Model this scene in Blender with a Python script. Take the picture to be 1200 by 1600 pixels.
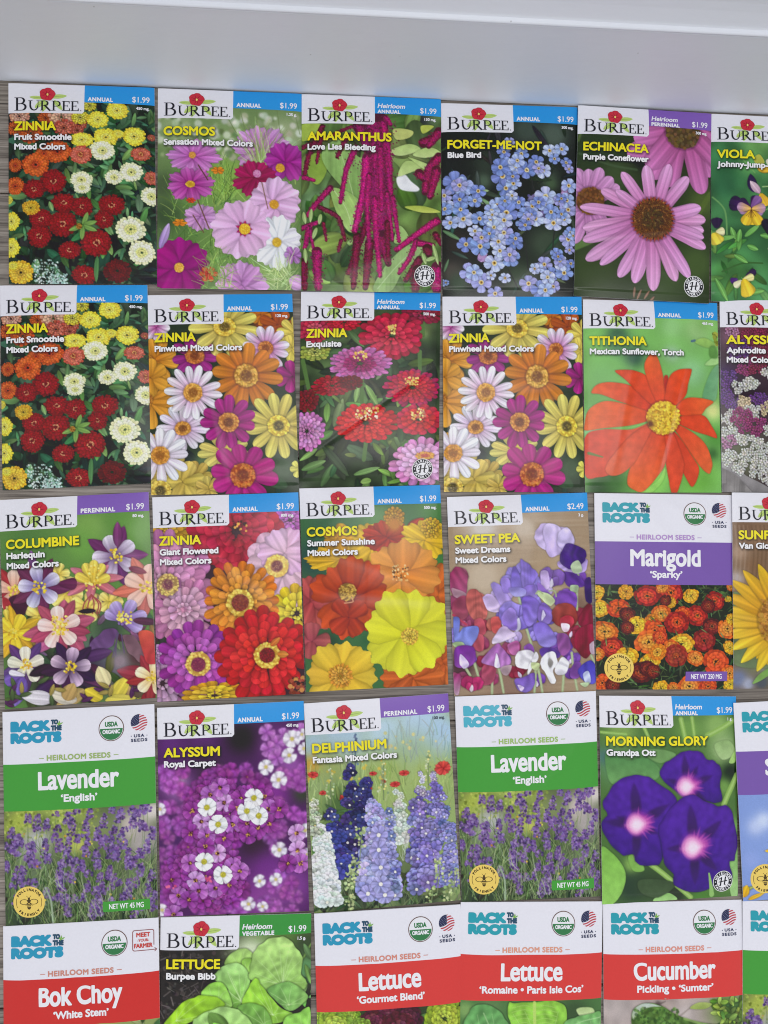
import bpy, math
import numpy as np
for o in list(bpy.data.objects): bpy.data.objects.remove(o)
scene = bpy.context.scene
col = scene.collection
MM = 0.001
# ---------------------------------------------------------------- camera, light, exposure
cam = bpy.data.objects.new('camera', bpy.data.cameras.new('camera')); col.objects.link(cam)
from mathutils import Matrix
cam.matrix_world = Matrix.Translation((0, 0, 463.2*MM)) @ Matrix.Rotation(0.045062, 4, 'X') @ Matrix.Rotation(-0.067607, 4, 'Y')
cam.data.sensor_fit = 'VERTICAL'; cam.data.sensor_height = 32; cam.data.lens = 25.0
cam.data.clip_start = 0.01; cam.data.clip_end = 50
scene.camera = cam
world = bpy.data.worlds.new('World'); scene.world = world; world.use_nodes = True
bg = world.node_tree.nodes['Background']; bg.inputs[0].default_value = (0.93, 0.955, 1.0, 1); bg.inputs[1].default_value = 0.72
lamp = bpy.data.lights.new('ceiling_light', 'AREA'); lamp.shape = 'RECTANGLE'; lamp.size = 0.7; lamp.size_y = 0.55; lamp.energy = 4.3; lamp.color = (1.0, 0.98, 0.975)
lo = bpy.data.objects.new('ceiling_light', lamp); col.objects.link(lo); lo.location = (0.22, 0.26, 1.15)
vs = scene.view_settings; vs.view_transform = 'Standard'; vs.look = 'None'; vs.gamma = 1; vs.exposure = 0.14; vs.use_curve_mapping = False
scene.cycles.use_denoising = True
scene.cycles.max_bounces = 6
scene.cycles.pixel_filter_type = 'BLACKMAN_HARRIS'; scene.cycles.filter_width = 1.05
def lin(c):
    c = np.asarray(c, float); return np.where(c <= .04045, c/12.92, ((c+.055)/1.055)**2.4)
def ink(c):          # printed ink: what the sheet's pigment reflects for a colour as seen in the photograph
    return np.clip(lin(c)*1.13-.014, .003, .9)
# ---------------------------------------------------------------- materials
MATS = {}
def new_mat(name):
    m = bpy.data.materials.new(name); m.use_nodes = True; return m, m.node_tree, m.node_tree.nodes['Principled BSDF']
def node(nt, t, **kw):
    n = nt.nodes.new(t)
    for k, v in kw.items(): setattr(n, k, v)
    return n
def paper_bump(nt, b, strength=.12):
    tc = node(nt, 'ShaderNodeTexCoord'); no = node(nt, 'ShaderNodeTexNoise'); no.inputs['Scale'].default_value = 900; no.inputs['Detail'].default_value = 3
    bu = node(nt, 'ShaderNodeBump'); bu.inputs['Strength'].default_value = strength; bu.inputs['Distance'].default_value = .0002
    nt.links.new(tc.outputs['Object'], no.inputs['Vector']); nt.links.new(no.outputs['Fac'], bu.inputs['Height']); nt.links.new(bu.outputs['Normal'], b.inputs['Normal'])
    return no
def flat_ink(hexc, rough=.36):
    k = (hexc, rough)
    if k not in MATS:
        m, nt, b = new_mat('printed_ink_'+hexc); c = ink(hx(hexc)); no = paper_bump(nt, b)
        mx = node(nt, 'ShaderNodeMix', data_type='RGBA'); mx.inputs[6].default_value = (*(c*.955), 1); mx.inputs[7].default_value = (*np.clip(c*1.03, 0, .92), 1)
        nt.links.new(no.outputs['Fac'], mx.inputs[0]); nt.links.new(mx.outputs[2], b.inputs['Base Color'])
        b.inputs['Roughness'].default_value = rough; b.inputs['Specular IOR Level'].default_value = .36; MATS[k] = m
    return MATS[k]
def picture_mat():
    if 'pic' not in MATS:
        m, nt, b = new_mat('printed_picture'); a = node(nt, 'ShaderNodeAttribute', attribute_name='ink'); paper_bump(nt, b, .08)
        nt.links.new(a.outputs['Color'], b.inputs['Base Color']); b.inputs['Roughness'].default_value = .25; b.inputs['Specular IOR Level'].default_value = .36; MATS['pic'] = m
    return MATS['pic']
# ---------------------------------------------------------------- printed pictures: a small painter that mixes ink colours on a grid
CW, CH = 236, 332
def hx(c):
    if isinstance(c, str):
        return np.array([int(c[i:i+2], 16) for i in (0, 2, 4)], float)/255
    return np.asarray(c, float)
def gauss1(n, s):
    k = np.arange(-n, n+1); g = np.exp(-k*k/(2*s*s)); return g/g.sum()
def smooth_noise(rs, h, w, cell):
    gh, gw = int(h/cell)+3, int(w/cell)+3
    g = rs.rand(gh, gw)
    y = np.arange(h)/cell; x = np.arange(w)/cell
    y0 = y.astype(int); x0 = x.astype(int)
    fy = (y-y0); fx = (x-x0); fy = fy*fy*(3-2*fy); fx = fx*fx*(3-2*fx)
    a = g[y0][:, x0]*(1-fx)+g[y0][:, x0+1]*fx
    b = g[y0+1][:, x0]*(1-fx)+g[y0+1][:, x0+1]*fx
    a = a*(1-fy[:, None])+b*fy[:, None]
    sg = cell*.45
    if sg > .8:
        n = int(sg*2.5)+1; g = gauss1(n, sg); p = np.pad(a, n, 'edge')
        p = sum(g[i]*p[i:i+h] for i in range(2*n+1)); a = sum(g[i]*p[:, i:i+w] for i in range(2*n+1))
        a = (a-a.mean())/(a.std()+1e-6)*.24+.5
    return a
def jit(rs, c, a):
    return np.clip(hx(c)*(1+rs.uniform(-a, a))+rs.uniform(-a, a, 3)*.25, 0, 1)
class Art:
    def __init__(self, quad, base, seed=1):
        # quad: the packet's corners TL TR BR BL in the sketch the coordinates below are given in
        self.q = np.array(quad, float); self.rs = np.random.RandomState(seed)
        self.c = np.ones((CH, CW, 3))*hx(base)
        w = (np.linalg.norm(self.q[1]-self.q[0])+np.linalg.norm(self.q[2]-self.q[3]))/2
        self.s = CW/w
        s0 = np.array([[0, 0], [1, 0], [1, 1], [0, 1]], float); M = []; b = []
        for (x, y), (u, v) in zip(self.q, s0):
            M += [[x, y, 1, 0, 0, 0, -u*x, -u*y], [0, 0, 0, x, y, 1, -v*x, -v*y]]; b += [u, v]
        self.h = np.append(np.linalg.solve(np.array(M), np.array(b)), 1).reshape(3, 3)
    def P(self, x, y):
        r = self.h @ np.array([x, y, 1.0]); return r[0]/r[2]*CW, r[1]/r[2]*CH
    def box(self, cx, cy, r):
        x0, x1 = max(0, int(cx-r)), min(CW, int(cx+r)+2); y0, y1 = max(0, int(cy-r)), min(CH, int(cy+r)+2)
        if x1 <= x0 or y1 <= y0: return None
        Y, X = np.mgrid[y0:y1, x0:x1]
        return (slice(y0, y1), slice(x0, x1)), X+.5-cx, Y+.5-cy
    def put(self, sl, m, col):
        m = m[..., None]; self.c[sl] = self.c[sl]*(1-m)+col*m
    def dark(self, sl, m, k):
        self.c[sl] *= (1-k*m)[..., None]
    def blobs(self, L, base=None):
        for x, y, r, c in L:
            cx, cy = self.P(x, y); r *= self.s
            b = self.box(cx, cy, r*2.4)
            if b is None: continue
            sl, X, Y = b; m = np.exp(-(X*X+Y*Y)/(r*r)*1.2); self.put(sl, np.clip(m*1.25, 0, 1), hx(c))
    def mottle(self, cell, amp, tint=None):
        n = smooth_noise(self.rs, CH, CW, cell*self.s)-.5
        if tint is None: self.c *= (1+2*amp*n)[..., None]
        else:
            m = np.clip(n*2*amp, 0, 1)[..., None]; self.c = self.c*(1-m)+hx(tint)*m
        self.c = np.clip(self.c, 0, 1)
    def blur(self, s):
        s *= self.s; n = int(s*3)+1; g = gauss1(n, s)
        p = np.pad(self.c, ((n, n), (n, n), (0, 0)), 'edge')
        p = sum(g[i]*p[i:i+CH] for i in range(2*n+1)); self.c = sum(g[i]*p[:, i:i+CW] for i in range(2*n+1))
    def petal(self, x, y, ang, L, w, c0, c1, prof='o', q=1, qa=0, edge=.3, sh=.5, streak=.06, curl=0, soft=0, g=1.0, al=1.0):
        cx, cy = self.P(x, y); self._petal(cx, cy, ang, L*self.s, w*self.s, hx(c0), hx(c1), prof, q, qa, edge, sh, streak, curl, soft*self.s, g, al)
    def _petal(self, cx, cy, ang, L, w, c0, c1, prof, q, qa, edge, sh, streak, curl, soft, g, al=1.0):
        b = self.box(cx, cy, L*(1+abs(curl)*.3)+w*.6+2+soft)
        if b is None: return
        sl, X, Y = b
        if q != 1:
            a = math.radians(qa); X, Y = X*math.cos(a)+Y*math.sin(a), (-X*math.sin(a)+Y*math.cos(a))/q
        a = math.radians(ang); t = (X*math.cos(a)+Y*math.sin(a))/L; s = (-X*math.sin(a)+Y*math.cos(a))/(w/2)
        s = s-curl*t*t
        tc = np.clip(t, 0, 1)
        if prof == 'o': wt = np.sin(math.pi*tc**.85)**.7
        elif prof == 'w':
            te = np.clip(t/(1-.05*(1-np.cos(s*7))), 0, 1); wt = np.minimum(1, te*1.5+.08)**.8*np.sqrt(np.clip(1-np.clip((te-.72)/.28, 0, 1)**2.4, 0, 1))
        elif prof == 'p': wt = 1.75*tc**.62*(1-tc)**.72
        elif prof == 'd': wt = (.18+.82*tc**.8)*np.sqrt(np.clip(1-np.clip((tc-.62)/.38, 0, 1)**2, 0, 1))*np.minimum(1, tc*12)
        else: wt = np.minimum(1, tc/.2)**.5*np.sqrt(np.clip(1-np.clip((tc-.75)/.25, 0, 1)**2, 0, 1))
        d = (wt-np.abs(s))*w/2
        ins = np.minimum(t*L+.5, (1-t)*L+.5)
        d = np.minimum(d, ins)
        aa = 1+soft
        m = np.clip(d/aa+.5, 0, 1)*al
        if sh: self.dark(sl, np.clip((d+2.2)/3.2, 0, 1), sh*.45*al)
        col = c0+(c1-c0)*(np.clip(t, 0, 1)**g)[..., None]
        k = 1-edge*np.clip(np.abs(s)/(wt+.05), 0, 1)**2.6
        if streak: k = k*(1+streak*np.sin(s*8+self.rs.rand()*6)+streak*.5*np.sin(s*17+self.rs.rand()*6))
        self.put(sl, m, np.clip(col*k[..., None], 0, 1))
    def flower(self, x, y, r, n, c0, c1, prof='d', wf=1.15, r0=.2, cc=None, q=1, qa=0, rot=0, jt=.12, edge=.25, sh=.5, streak=.07, soft=0, g=.8, lay=1, curl=0):
        X, Y = self.P(x, y); r *= self.s; rs = self.rs
        for k in range(lay):
            order = list(range(n)); rs.shuffle(order)
            for i in order:
                a = rot+(i+.5*k)*360/n+rs.uniform(-1, 1)*jt*360/n
                L = r*(1-.14*k)*(1+rs.uniform(-jt, jt)*.5)
                self._petal(X, Y, a, L, 2*math.pi*r*.72/n*wf, jit(rs, c0, .05), jit(rs, c1, .06), prof, q, qa, edge, sh, streak, curl, soft*self.s, g)
        if cc is not None: self._disc(X, Y, r*r0, hx(cc[0]), hx(cc[1]), hx(cc[2]) if len(cc) > 2 else None, q, qa, soft*self.s)
    def disc(self, x, y, r, c, c2, c3=None, q=1, qa=0, soft=0):
        X, Y = self.P(x, y); self._disc(X, Y, r*self.s, hx(c), hx(c2), None if c3 is None else hx(c3), q, qa, soft*self.s)
    def _disc(self, X, Y, r, c, c2, c3, q=1, qa=0, soft=0):
        # a flower's eye: rim colour c, stipple c2, middle c3
        b = self.box(X, Y, r*1.3+2+soft)
        if b is None: return
        sl, dx, dy = b; a = math.radians(qa)
        dx, dy = dx*math.cos(a)+dy*math.sin(a), (-dx*math.sin(a)+dy*math.cos(a))/q
        d = np.hypot(dx, dy); m = np.clip((r-d)/(1+soft)+.5, 0, 1)
        self.dark(sl, np.clip((r*1.12-d)/3+.5, 0, 1), .22)
        col = np.ones(d.shape+(3,))*c
        self.put(sl, m, col)
        rs = self.rs
        for i in range(int(min(120, 10+r*r*.5))):
            rr = r*math.sqrt(rs.rand()); aa = rs.rand()*6.28
            self._dot(X+rr*math.cos(aa), Y+rr*math.sin(aa)*q, max(.55, r*.09), jit(rs, c2, .15), .8)
        if c3 is not None:
            m = np.clip((r*.5-d)/(1+r*.15)+.5, 0, 1); self.put(sl, m*.85, c3)
            for i in range(int(min(40, 4+r))):
                rr = r*.45*math.sqrt(rs.rand()); aa = rs.rand()*6.28
                self._dot(X+rr*math.cos(aa), Y+rr*math.sin(aa)*q, max(.5, r*.06), jit(rs, (c2+c3)/2, .2), .6)
    def _dot(self, X, Y, r, c, al=1):
        b = self.box(X, Y, r+1.5)
        if b is None: return
        sl, dx, dy = b; self.put(sl, np.clip(r-np.hypot(dx, dy)+.5, 0, 1)*al, c)
    def dots(self, n, x0, y0, x1, y1, r0, r1, cols, al=1):
        rs = self.rs
        for i in range(n):
            X, Y = self.P(rs.uniform(x0, x1), rs.uniform(y0, y1)); self._dot(X, Y, rs.uniform(r0, r1)*self.s, jit(rs, cols[rs.randint(len(cols))], .1), al)
    def pom(self, x, y, r, cols, cc=None, q=1, qa=0, n=15, rings=4, wf=1.5, sh=.55, soft=0, edge=.3, er=.2):
        # a double flower: rings of petals from the rim inwards; cols from rim to heart
        X, Y = self.P(x, y); r *= self.s; rs = self.rs; cols = [hx(c) for c in cols]
        a0 = math.radians(qa)
        for k in range(rings):
            f = k/max(1, rings-1); nn = max(5, int(n*(1-.5*f))); R = r*(1-.78*f)
            col = cols[min(len(cols)-1, int(f*(len(cols)-1)+.5))]
            for i in range(nn):
                a = (i+.5*(k % 2)+rs.uniform(-.25, .25))*2*math.pi/nn
                L = R*.62*(1+rs.uniform(-.12, .12)); ri = R*.42
                px, py = ri*math.cos(a), ri*math.sin(a)*q
                px, py = px*math.cos(a0)-py*math.sin(a0), px*math.sin(a0)+py*math.cos(a0)
                c = jit(rs, col, .09)
                self._petal(X+px, Y+py, math.degrees(a), L, 2*math.pi*R*.8/nn*wf, c*.72, np.clip(c*1.12, 0, 1), 'd', q, qa, edge, sh, .04, 0, soft*self.s, .8)
        if cc is not None:
            for i in range(int(8+r*.4)):
                a = rs.rand()*6.28; rr = r*er*(.5+.6*rs.rand())
                self._dot(X+rr*math.cos(a), Y+rr*math.sin(a)*q, max(.6, r*.045), jit(rs, cc[0], .12), .9)
            if len(cc) > 1: self._disc(X, Y, r*er*.5, hx(cc[1]), hx(cc[1])*1.3, None, q)
    def leaf(self, x, y, ang, L, w, c, c2=None, vein=None, prof='p', curl=0, soft=0, sh=.5, edge=.25):
        self.petal(x, y, ang, L, w, c, c2 or c, prof, edge=edge, sh=sh, streak=.08, curl=curl, soft=soft)
        if vein:
            a = math.radians(ang); X, Y = self.P(x, y)
            self._line([(X+math.cos(a)*L*self.s*t-math.sin(a)*curl*w/2*self.s*t*t, Y+math.sin(a)*L*self.s*t+math.cos(a)*curl*w/2*self.s*t*t) for t in (.03, .5, .92)], 1.1, hx(vein), .6)
    def fol(self, n, cols, L, x0, y0, x1, y1, ar=.4, sh=.5, a0=0, a1=360, soft=0, prof='p'):
        rs = self.rs
        for i in range(n):
            l = L*rs.uniform(.6, 1.3); c = jit(rs, cols[rs.randint(len(cols))], .18)
            self.petal(rs.uniform(x0, x1), rs.uniform(y0, y1), rs.uniform(a0, a1), l, l*ar*rs.uniform(.7, 1.3), c*.8, np.clip(c*1.15, 0, 1), prof, edge=.25, sh=sh, streak=.06, curl=rs.uniform(-.5, .5), soft=soft)
    def line(self, pts, w, c, al=1, taper=1, soft=0):
        self._line([self.P(*p) for p in pts], w*self.s, hx(c), al, taper, soft*self.s)
    def _line(self, pts, w, c, al=1, taper=1, soft=0):
        P = np.array(pts, float)
        if len(P) > 2:
            Q = []
            for i in range(len(P)-1):
                p0, p1, p2, p3 = P[max(i-1, 0)], P[i], P[i+1], P[min(i+2, len(P)-1)]
                for t in np.linspace(0, 1, 6, endpoint=False):
                    Q.append(.5*((2*p1)+(p2-p0)*t+(2*p0-5*p1+4*p2-p3)*t*t+(3*p1-p0-3*p2+p3)*t**3))
            P = np.array(Q+[P[-1]])
        mn, mx = P.min(0)-w-2-soft, P.max(0)+w+2+soft
        x0, y0 = max(0, int(mn[0])), max(0, int(mn[1])); x1, y1 = min(CW, int(mx[0])+1), min(CH, int(mx[1])+1)
        if x1 <= x0 or y1 <= y0: return
        Y, X = np.mgrid[y0:y1, x0:x1]+.5
        best = np.full(X.shape, -99.)
        n = len(P)-1
        for i in range(n):
            d = P[i+1]-P[i]; l2 = (d*d).sum()+1e-9
            t = np.clip(((X-P[i][0])*d[0]+(Y-P[i][1])*d[1])/l2, 0, 1)
            ww = w/2*(1+(taper-1)*(i+t)/n)
            best = np.maximum(best, ww-np.hypot(X-P[i][0]-d[0]*t, Y-P[i][1]-d[1]*t))
        self.put((slice(y0, y1), slice(x0, x1)), np.clip(best/(1+soft)+.5, 0, 1)*al, c)
    def poly(self, pts, c0, c1=None, ang=90, edge=0, rim=None, sh=.4, soft=0, smooth=True, mott=.05, streak=0, ev=6, al=1, fold=0):
        # closed outline; colour runs from c0 to c1 along ang; edge darkens (or rim colours) the border
        P = np.array([self.P(*p) for p in pts]); c0 = hx(c0); c1 = c0 if c1 is None else hx(c1)
        if smooth:
            n = len(P); Q = []
            for i in range(n):
                p0, p1, p2, p3 = P[i-1], P[i], P[(i+1) % n], P[(i+2) % n]
                for t in np.linspace(0, 1, 6, endpoint=False):
                    Q.append(.5*((2*p1)+(p2-p0)*t+(2*p0-5*p1+4*p2-p3)*t*t+(3*p1-p0-3*p2+p3)*t**3))
            P = np.array(Q)
        so = soft*self.s
        x0, y0 = np.maximum(0, (P.min(0)-4-so).astype(int)); x1, y1 = np.minimum([CW, CH], (P.max(0)+5+so).astype(int))
        if x1 <= x0 or y1 <= y0: return
        Y, X = np.mgrid[y0:y1, x0:x1]+.5
        D = np.full(X.shape, 1e9); ins = np.zeros(X.shape, bool)
        for i in range(len(P)):
            a, b = P[i-1], P[i]; d = b-a; l2 = (d*d).sum()+1e-9
            t = np.clip(((X-a[0])*d[0]+(Y-a[1])*d[1])/l2, 0, 1)
            D = np.minimum(D, np.hypot(X-a[0]-d[0]*t, Y-a[1]-d[1]*t))
            if a[1] != b[1]:
                ins ^= ((a[1] > Y) != (b[1] > Y)) & (X < (b[0]-a[0])*(Y-a[1])/(b[1]-a[1])+a[0])
        sd = np.where(ins, D, -D); sl = (slice(y0, y1), slice(x0, x1))
        if sh: self.dark(sl, np.clip((sd+2.5)/3.5, 0, 1), sh*.5*al)
        an = math.radians(ang); pr = X*math.cos(an)+Y*math.sin(an); pp = P @ np.array([math.cos(an), math.sin(an)])
        f = np.clip((pr-pp.min())/(np.ptp(pp)+1e-6), 0, 1)
        col = c0+(c1-c0)*f[..., None]
        e = np.exp(-np.clip(sd, 0, None)/(ev*self.s))
        if rim is not None: col = col*(1-e[..., None])+hx(rim)*e[..., None]
        k = 1-edge*e
        if mott: k = k*(1+mott*2*(smooth_noise(self.rs, X.shape[0], X.shape[1], 5)-.5))
        if streak:
            s = -X*math.sin(an)+Y*math.cos(an); s = s-s.min(); nz = self.rs.rand(int(s.max()*.7)+4)-.5
            k = k*(1+streak*2.2*np.interp(s*.7, np.arange(len(nz)), nz)+streak*np.sin(s*.17+1))
        if fold:
            n1 = smooth_noise(self.rs, X.shape[0], X.shape[1], 12)-.5; th = self.rs.rand()*3.14; w = self.rs.uniform(15, 30)
            k = k*(1+fold*np.sin((X*math.cos(th)+Y*math.sin(th))*6.28/w+n1*6)+fold*.6*np.exp(-np.abs(sd-1.5)))
        self.put(sl, np.clip(sd/(1+so)+.5, 0, 1)*al, np.clip(col*k[..., None], 0, 1))
    def ruffle(self, pts, amp=.05):
        P = np.array(pts, float); n = len(P); s = np.linalg.norm(P.max(0)-P.min(0)); Q = []
        for i in range(n):
            p0, p1, p2, p3 = P[i-1], P[i], P[(i+1) % n], P[(i+2) % n]
            for t in (0, .33, .67):
                q = .5*((2*p1)+(p2-p0)*t+(2*p0-5*p1+4*p2-p3)*t*t+(3*p1-p0-3*p2+p3)*t**3); Q.append(q+self.rs.uniform(-1, 1, 2)*amp*s*.45)
        return Q
    def frilly(self, fold, amp):
        orig = self.poly; self.poly = lambda pts, *a, **k: orig(self.ruffle(pts, amp), *a, **{'fold': fold, **k})
    def grass(self, n, cols, L, x0, y0, x1, y1, w=3, lean=20, soft=0):
        rs = self.rs
        for i in range(n):
            x, y = rs.uniform(x0, x1), rs.uniform(y0, y1); a = math.radians(-90+rs.normal(0, lean)); l = L*rs.uniform(.5, 1.3)
            b = a+rs.uniform(-.4, .4)
            self.line([(x, y), (x+math.cos(a)*l*.5, y+math.sin(a)*l*.5), (x+math.cos(a)*l*.5+math.cos(b)*l*.5, y+math.sin(a)*l*.5+math.sin(b)*l*.5)], w*rs.uniform(.7, 1.3), jit(rs, cols[rs.randint(len(cols))], .15), .9, .4, soft)
    def done(self, grain=.025, mirror=None):
        if mirror:
            m = int(mirror*CW); n = min(m, CW-m); self.c[:, m:m+n] = self.c[:, m-n:m][:, ::-1]
        self.blur(.38/self.s); self.c *= 1+grain*(self.rs.rand(CH, CW, 1)-.5)*2
        return np.clip(self.c, 0, 1)
# ---------------------------------------------------------------- the pictures, one painter per kind of packet
DG = ['2c4632', '24382a', '3a5a3c', '1c2a20', '46684a']
def art_smoothie():
    A = Art([(72, 38), (1163, 75), (1180, 1535), (75, 1535)], '1e2c22', 11)
    A.mottle(60, .5); A.fol(150, ['33523a', '2a4230', '3a5a3e', '1f3226'], 170, 80, 150, 1180, 1540, .6); A.fol(300, ['3c5e42', '33523a', '4c7450', '263c2c', '5c8a58'], 110, 80, 200, 1180, 1540, .5)
    A.fol(110, ['54804c', '6a9458', '4a7048', '3c6440'], 110, 480, 250, 1180, 1250, .5); A.fol(30, ['1a2620', '22302a'], 130, 80, 1150, 1100, 1540)
    Y, W, O, R, S = ['d9c437', 'ecdc4e', 'f2e66a'], ['dcdfae', 'ecedc8', 'e4e68c'], ['b94f22', 'd2642e', 'c4542a'], ['7a141c', '941c24', 'a4222a'], ['b8503e', 'd0705a', 'c8604a']
    Pk = ['c88a70', 'dcaa90', 'd0907a']
    for x, y, r, c in [(690, 220, 50, Y), (160, 290, 75, Pk), (360, 310, 55, O), (480, 305, 95, Pk), (120, 380, 60, O), (250, 420, 90, O), (500, 385, 75, S), (610, 360, 60, S), (620, 310, 62, Y), (600, 405, 45, S)]: A.pom(x, y, r, c, q=.85, soft=3)
    A.flower(300, 590, 0.1, 5, 'b94f22', 'b94f22')
    fl = [(890, 255, 82, Y, .8), (750, 325, 78, Y, .8), (1015, 445, 84, Y, .85), (635, 475, 88, Y, .62), (810, 455, 90, Y, .75), (900, 430, 45, Y, .7), (785, 555, 90, W, .8), (625, 585, 82, S, .85), (450, 560, 100, O, .85), (350, 575, 70, O, .7), (1065, 575, 72, S, .7), (1140, 750, 52, S, 1), (1140, 450, 30, S, .8), (285, 655, 100, O, .9), (130, 655, 50, O, 1), (130, 810, 68, O, 1),
          (870, 750, 68, W, .8), (995, 710, 82, W, .9), (630, 770, 82, W, .75), (635, 830, 62, W, .7), (1140, 885, 75, W, .95), (420, 780, 95, R, .95), (275, 835, 82, R, .9), (500, 940, 92, R, .75), (635, 970, 78, R, .95), (850, 955, 95, R, .85), (795, 1060, 70, R, 1), (330, 1060, 88, R, .85), (315, 1185, 88, R, 1), (490, 1095, 105, R, .95), (740, 1235, 112, R, .95), (540, 1290, 82, R, .8), (645, 1470, 92, R, .8), (890, 1440, 100, ['5c161c', '6c1c22'], .85),
          (250, 975, 65, ['d0a02c', 'e0b83a'], .85), (100, 1070, 62, Y, 1.1), (95, 1265, 65, Y, 1.1), (170, 1450, 92, ['d8a82a', 'e8bc40', 'd8b040'], .95), (110, 1400, 40, Y, .8), (990, 1135, 105, W, .95), (1070, 1305, 98, W, .95), (80, 910, 30, Y, 1)]
    for x, y, r, c, q in fl:
        cc = {id(R): ('d8a070', '5a1010'), id(S): ('e0b060', '703020'), id(O): ('c04028',), id(W): ('d8d88a',), id(Y): ('d8c040',)}.get(id(c))
        big = id(c) == id(R)
        A.pom(x, y, r, c, cc, q=q, n=22, rings=5, sh=.42 if big else (.14 if id(c) in (id(Y), id(W)) else .3), edge=.12 if id(c) in (id(Y), id(W)) else .2, er=.22, wf=1.7)
    A.dots(150, 270, 1360, 460, 1540, 3, 8, ['b8d0c8', '8ab0a0', 'd8e4dc']); A.dots(60, 380, 1460, 520, 1540, 4, 9, ['c8dcd8', '9cc0b4'])
    for a in (-70, -20, 20, 95, 160): A.leaf(640, 1110, a, 110, 55, '6a9448', '86ac58')
    A.disc(612, 1115, 22, 'b08030', '401810'); A.leaf(745, 1330, 95, 200, 55, '4a7a48', '5c8c54'); A.leaf(390, 930, 70, 80, 50, '7aa060', '8cb070')
    return A.done()
def art_sensation():
    A = Art([(62, 52), (1135, 95), (1133, 1560), (55, 1545)], '6a8450', 12)
    A.blobs([(200, 350, 160, '8ca070'), (600, 380, 170, '7c9460'), (1000, 420, 160, '98a67c'), (150, 1000, 150, '3c4e34'), (350, 800, 200, '68904a'), (600, 750, 200, '86aa4e'), (300, 1250, 180, '55783e'), (900, 1450, 150, '8aa860'), (120, 780, 110, '4a5c3c'), (520, 1250, 200, '6a8c48')])
    A.dots(130, 60, 260, 1130, 620, 12, 30, ['c8ccb8', 'b4bca0', 'd8dacc', 'd0d4c4', '8c9c74', '5a7048'], .75); A.blur(6)
    A.grass(260, ['7ea048', '94b65a', '5c8038', 'a4c46a', '486a30'], 170, 150, 750, 1130, 1560, 5, 45)
    A.grass(80, ['7ea048', '94b65a', '3c5a2c'], 200, 450, 750, 640, 950, 5, 35)
    for p in ([(590, 290), (650, 400)], [(680, 230), (720, 400)], [(800, 220), (810, 420)], [(950, 220), (985, 470)], [(1080, 240), (1120, 400)]): A.line(p, 7, '6c8050', .7)
    m0, m1 = '98207a', 'b050a4'
    A.flower(330, 575, 215, 8, 'b04ca4', 'cc8cc8', 'w', .95, q=.62, rot=10, cc=None); A.disc(325, 565, 26, 'c88a40', 'e0b050')
    A.flower(310, 780, 185, 8, m0, 'c068b4', 'w', 1, q=.72, rot=-10, r0=.19, cc=('c89a30', 'e8c040', 'b08820'))
    A.flower(840, 520, 230, 9, 'b060ac', 'cc9ccc', 'w', 1.1, q=.8, rot=20); A.grass(90, ['90b060', '7a9850', 'b4c88c'], 300, 780, 640, 900, 700, 5, 28)
    A.flower(1020, 610, 160, 6, '90187a', 'a8409c', 'w', 1.1, q=.95); A.disc(975, 660, 34, 'c89030', 'e8b840')
    A.flower(790, 740, 175, 8, '8c1048', 'a8185c', 'w', 1, q=.85, rot=25); A.disc(805, 705, 30, 'd090b8', 'b85090')
    A.flower(515, 680, 50, 6, 'd07820', 'e08a2a', q=.6)
    A.flower(390, 1030, 130, 7, 'b074b4', 'd0a4d0', 'w', 1.1, q=.8); A.flower(230, 1065, 55, 6, 'd07820', 'e08a2a', q=.5); A.flower(315, 900, 35, 6, 'c8402a', 'd8502a', q=.6)
    A.leaf(80, 1250, -70, 200, 90, 'a080c0', 'c8b0dc'); A.line([(370, 640), (440, 750)], 9, '5a3c34'); A.line([(365, 900), (450, 1110)], 9, '6a4c3c'); A.line([(330, 1010), (410, 1140)], 8, '6a4c3c')
    A.flower(930, 930, 205, 8, 'd8a4d4', 'e4bedf', 'w', 1.45, rot=8, sh=.28, r0=.17, cc=('c8902c', 'e0b040')); A.line([(840, 770), (885, 965)], 7, '7a5a48')
    A.flower(950, 1210, 200, 7, 'dfe2e8', 'f2f3f6', 'w', 1.1, rot=30, sh=.3, edge=.15, q=1.05, r0=.17, cc=('c8a030', 'e8c848'))
    A.flower(690, 1120, 225, 8, 'dca8d8', 'e6bce0', 'w', 1.5, rot=12, streak=.05, sh=.28, edge=.18); A.flower(710, 1115, 62, 9, 'a81858', 'b82868', 'p', 1.2); A.disc(714, 1115, 42, 'd8a82c', 'f0cc48')
    A.flower(225, 1395, 225, 7, '8c1470', 'a41c80', 'w', 1.4, rot=15, sh=.35, streak=.05, r0=.16, cc=('d8a040', 'f0c860'))
    A.flower(690, 1530, 200, 8, 'b470b4', 'd6a2d8', 'w', 1.2, rot=0); A.leaf(1040, 1480, 20, 140, 120, 'd6a2d8', 'e0b4e0', prof='o'); A.flower(1070, 1300, 70, 6, 'a060a8', 'b884c4')
    A.flower(440, 1440, 70, 6, 'c04030', 'd05838', q=.8, soft=5)
    A.grass(90, ['8cb058', 'a4c470', '6c9044'], 120, 420, 1340, 600, 1560, 5, 60); A.grass(60, ['a8c078', 'c8d8a0'], 150, 880, 1400, 1060, 1560, 5, 60)
    return A.done()
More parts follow.
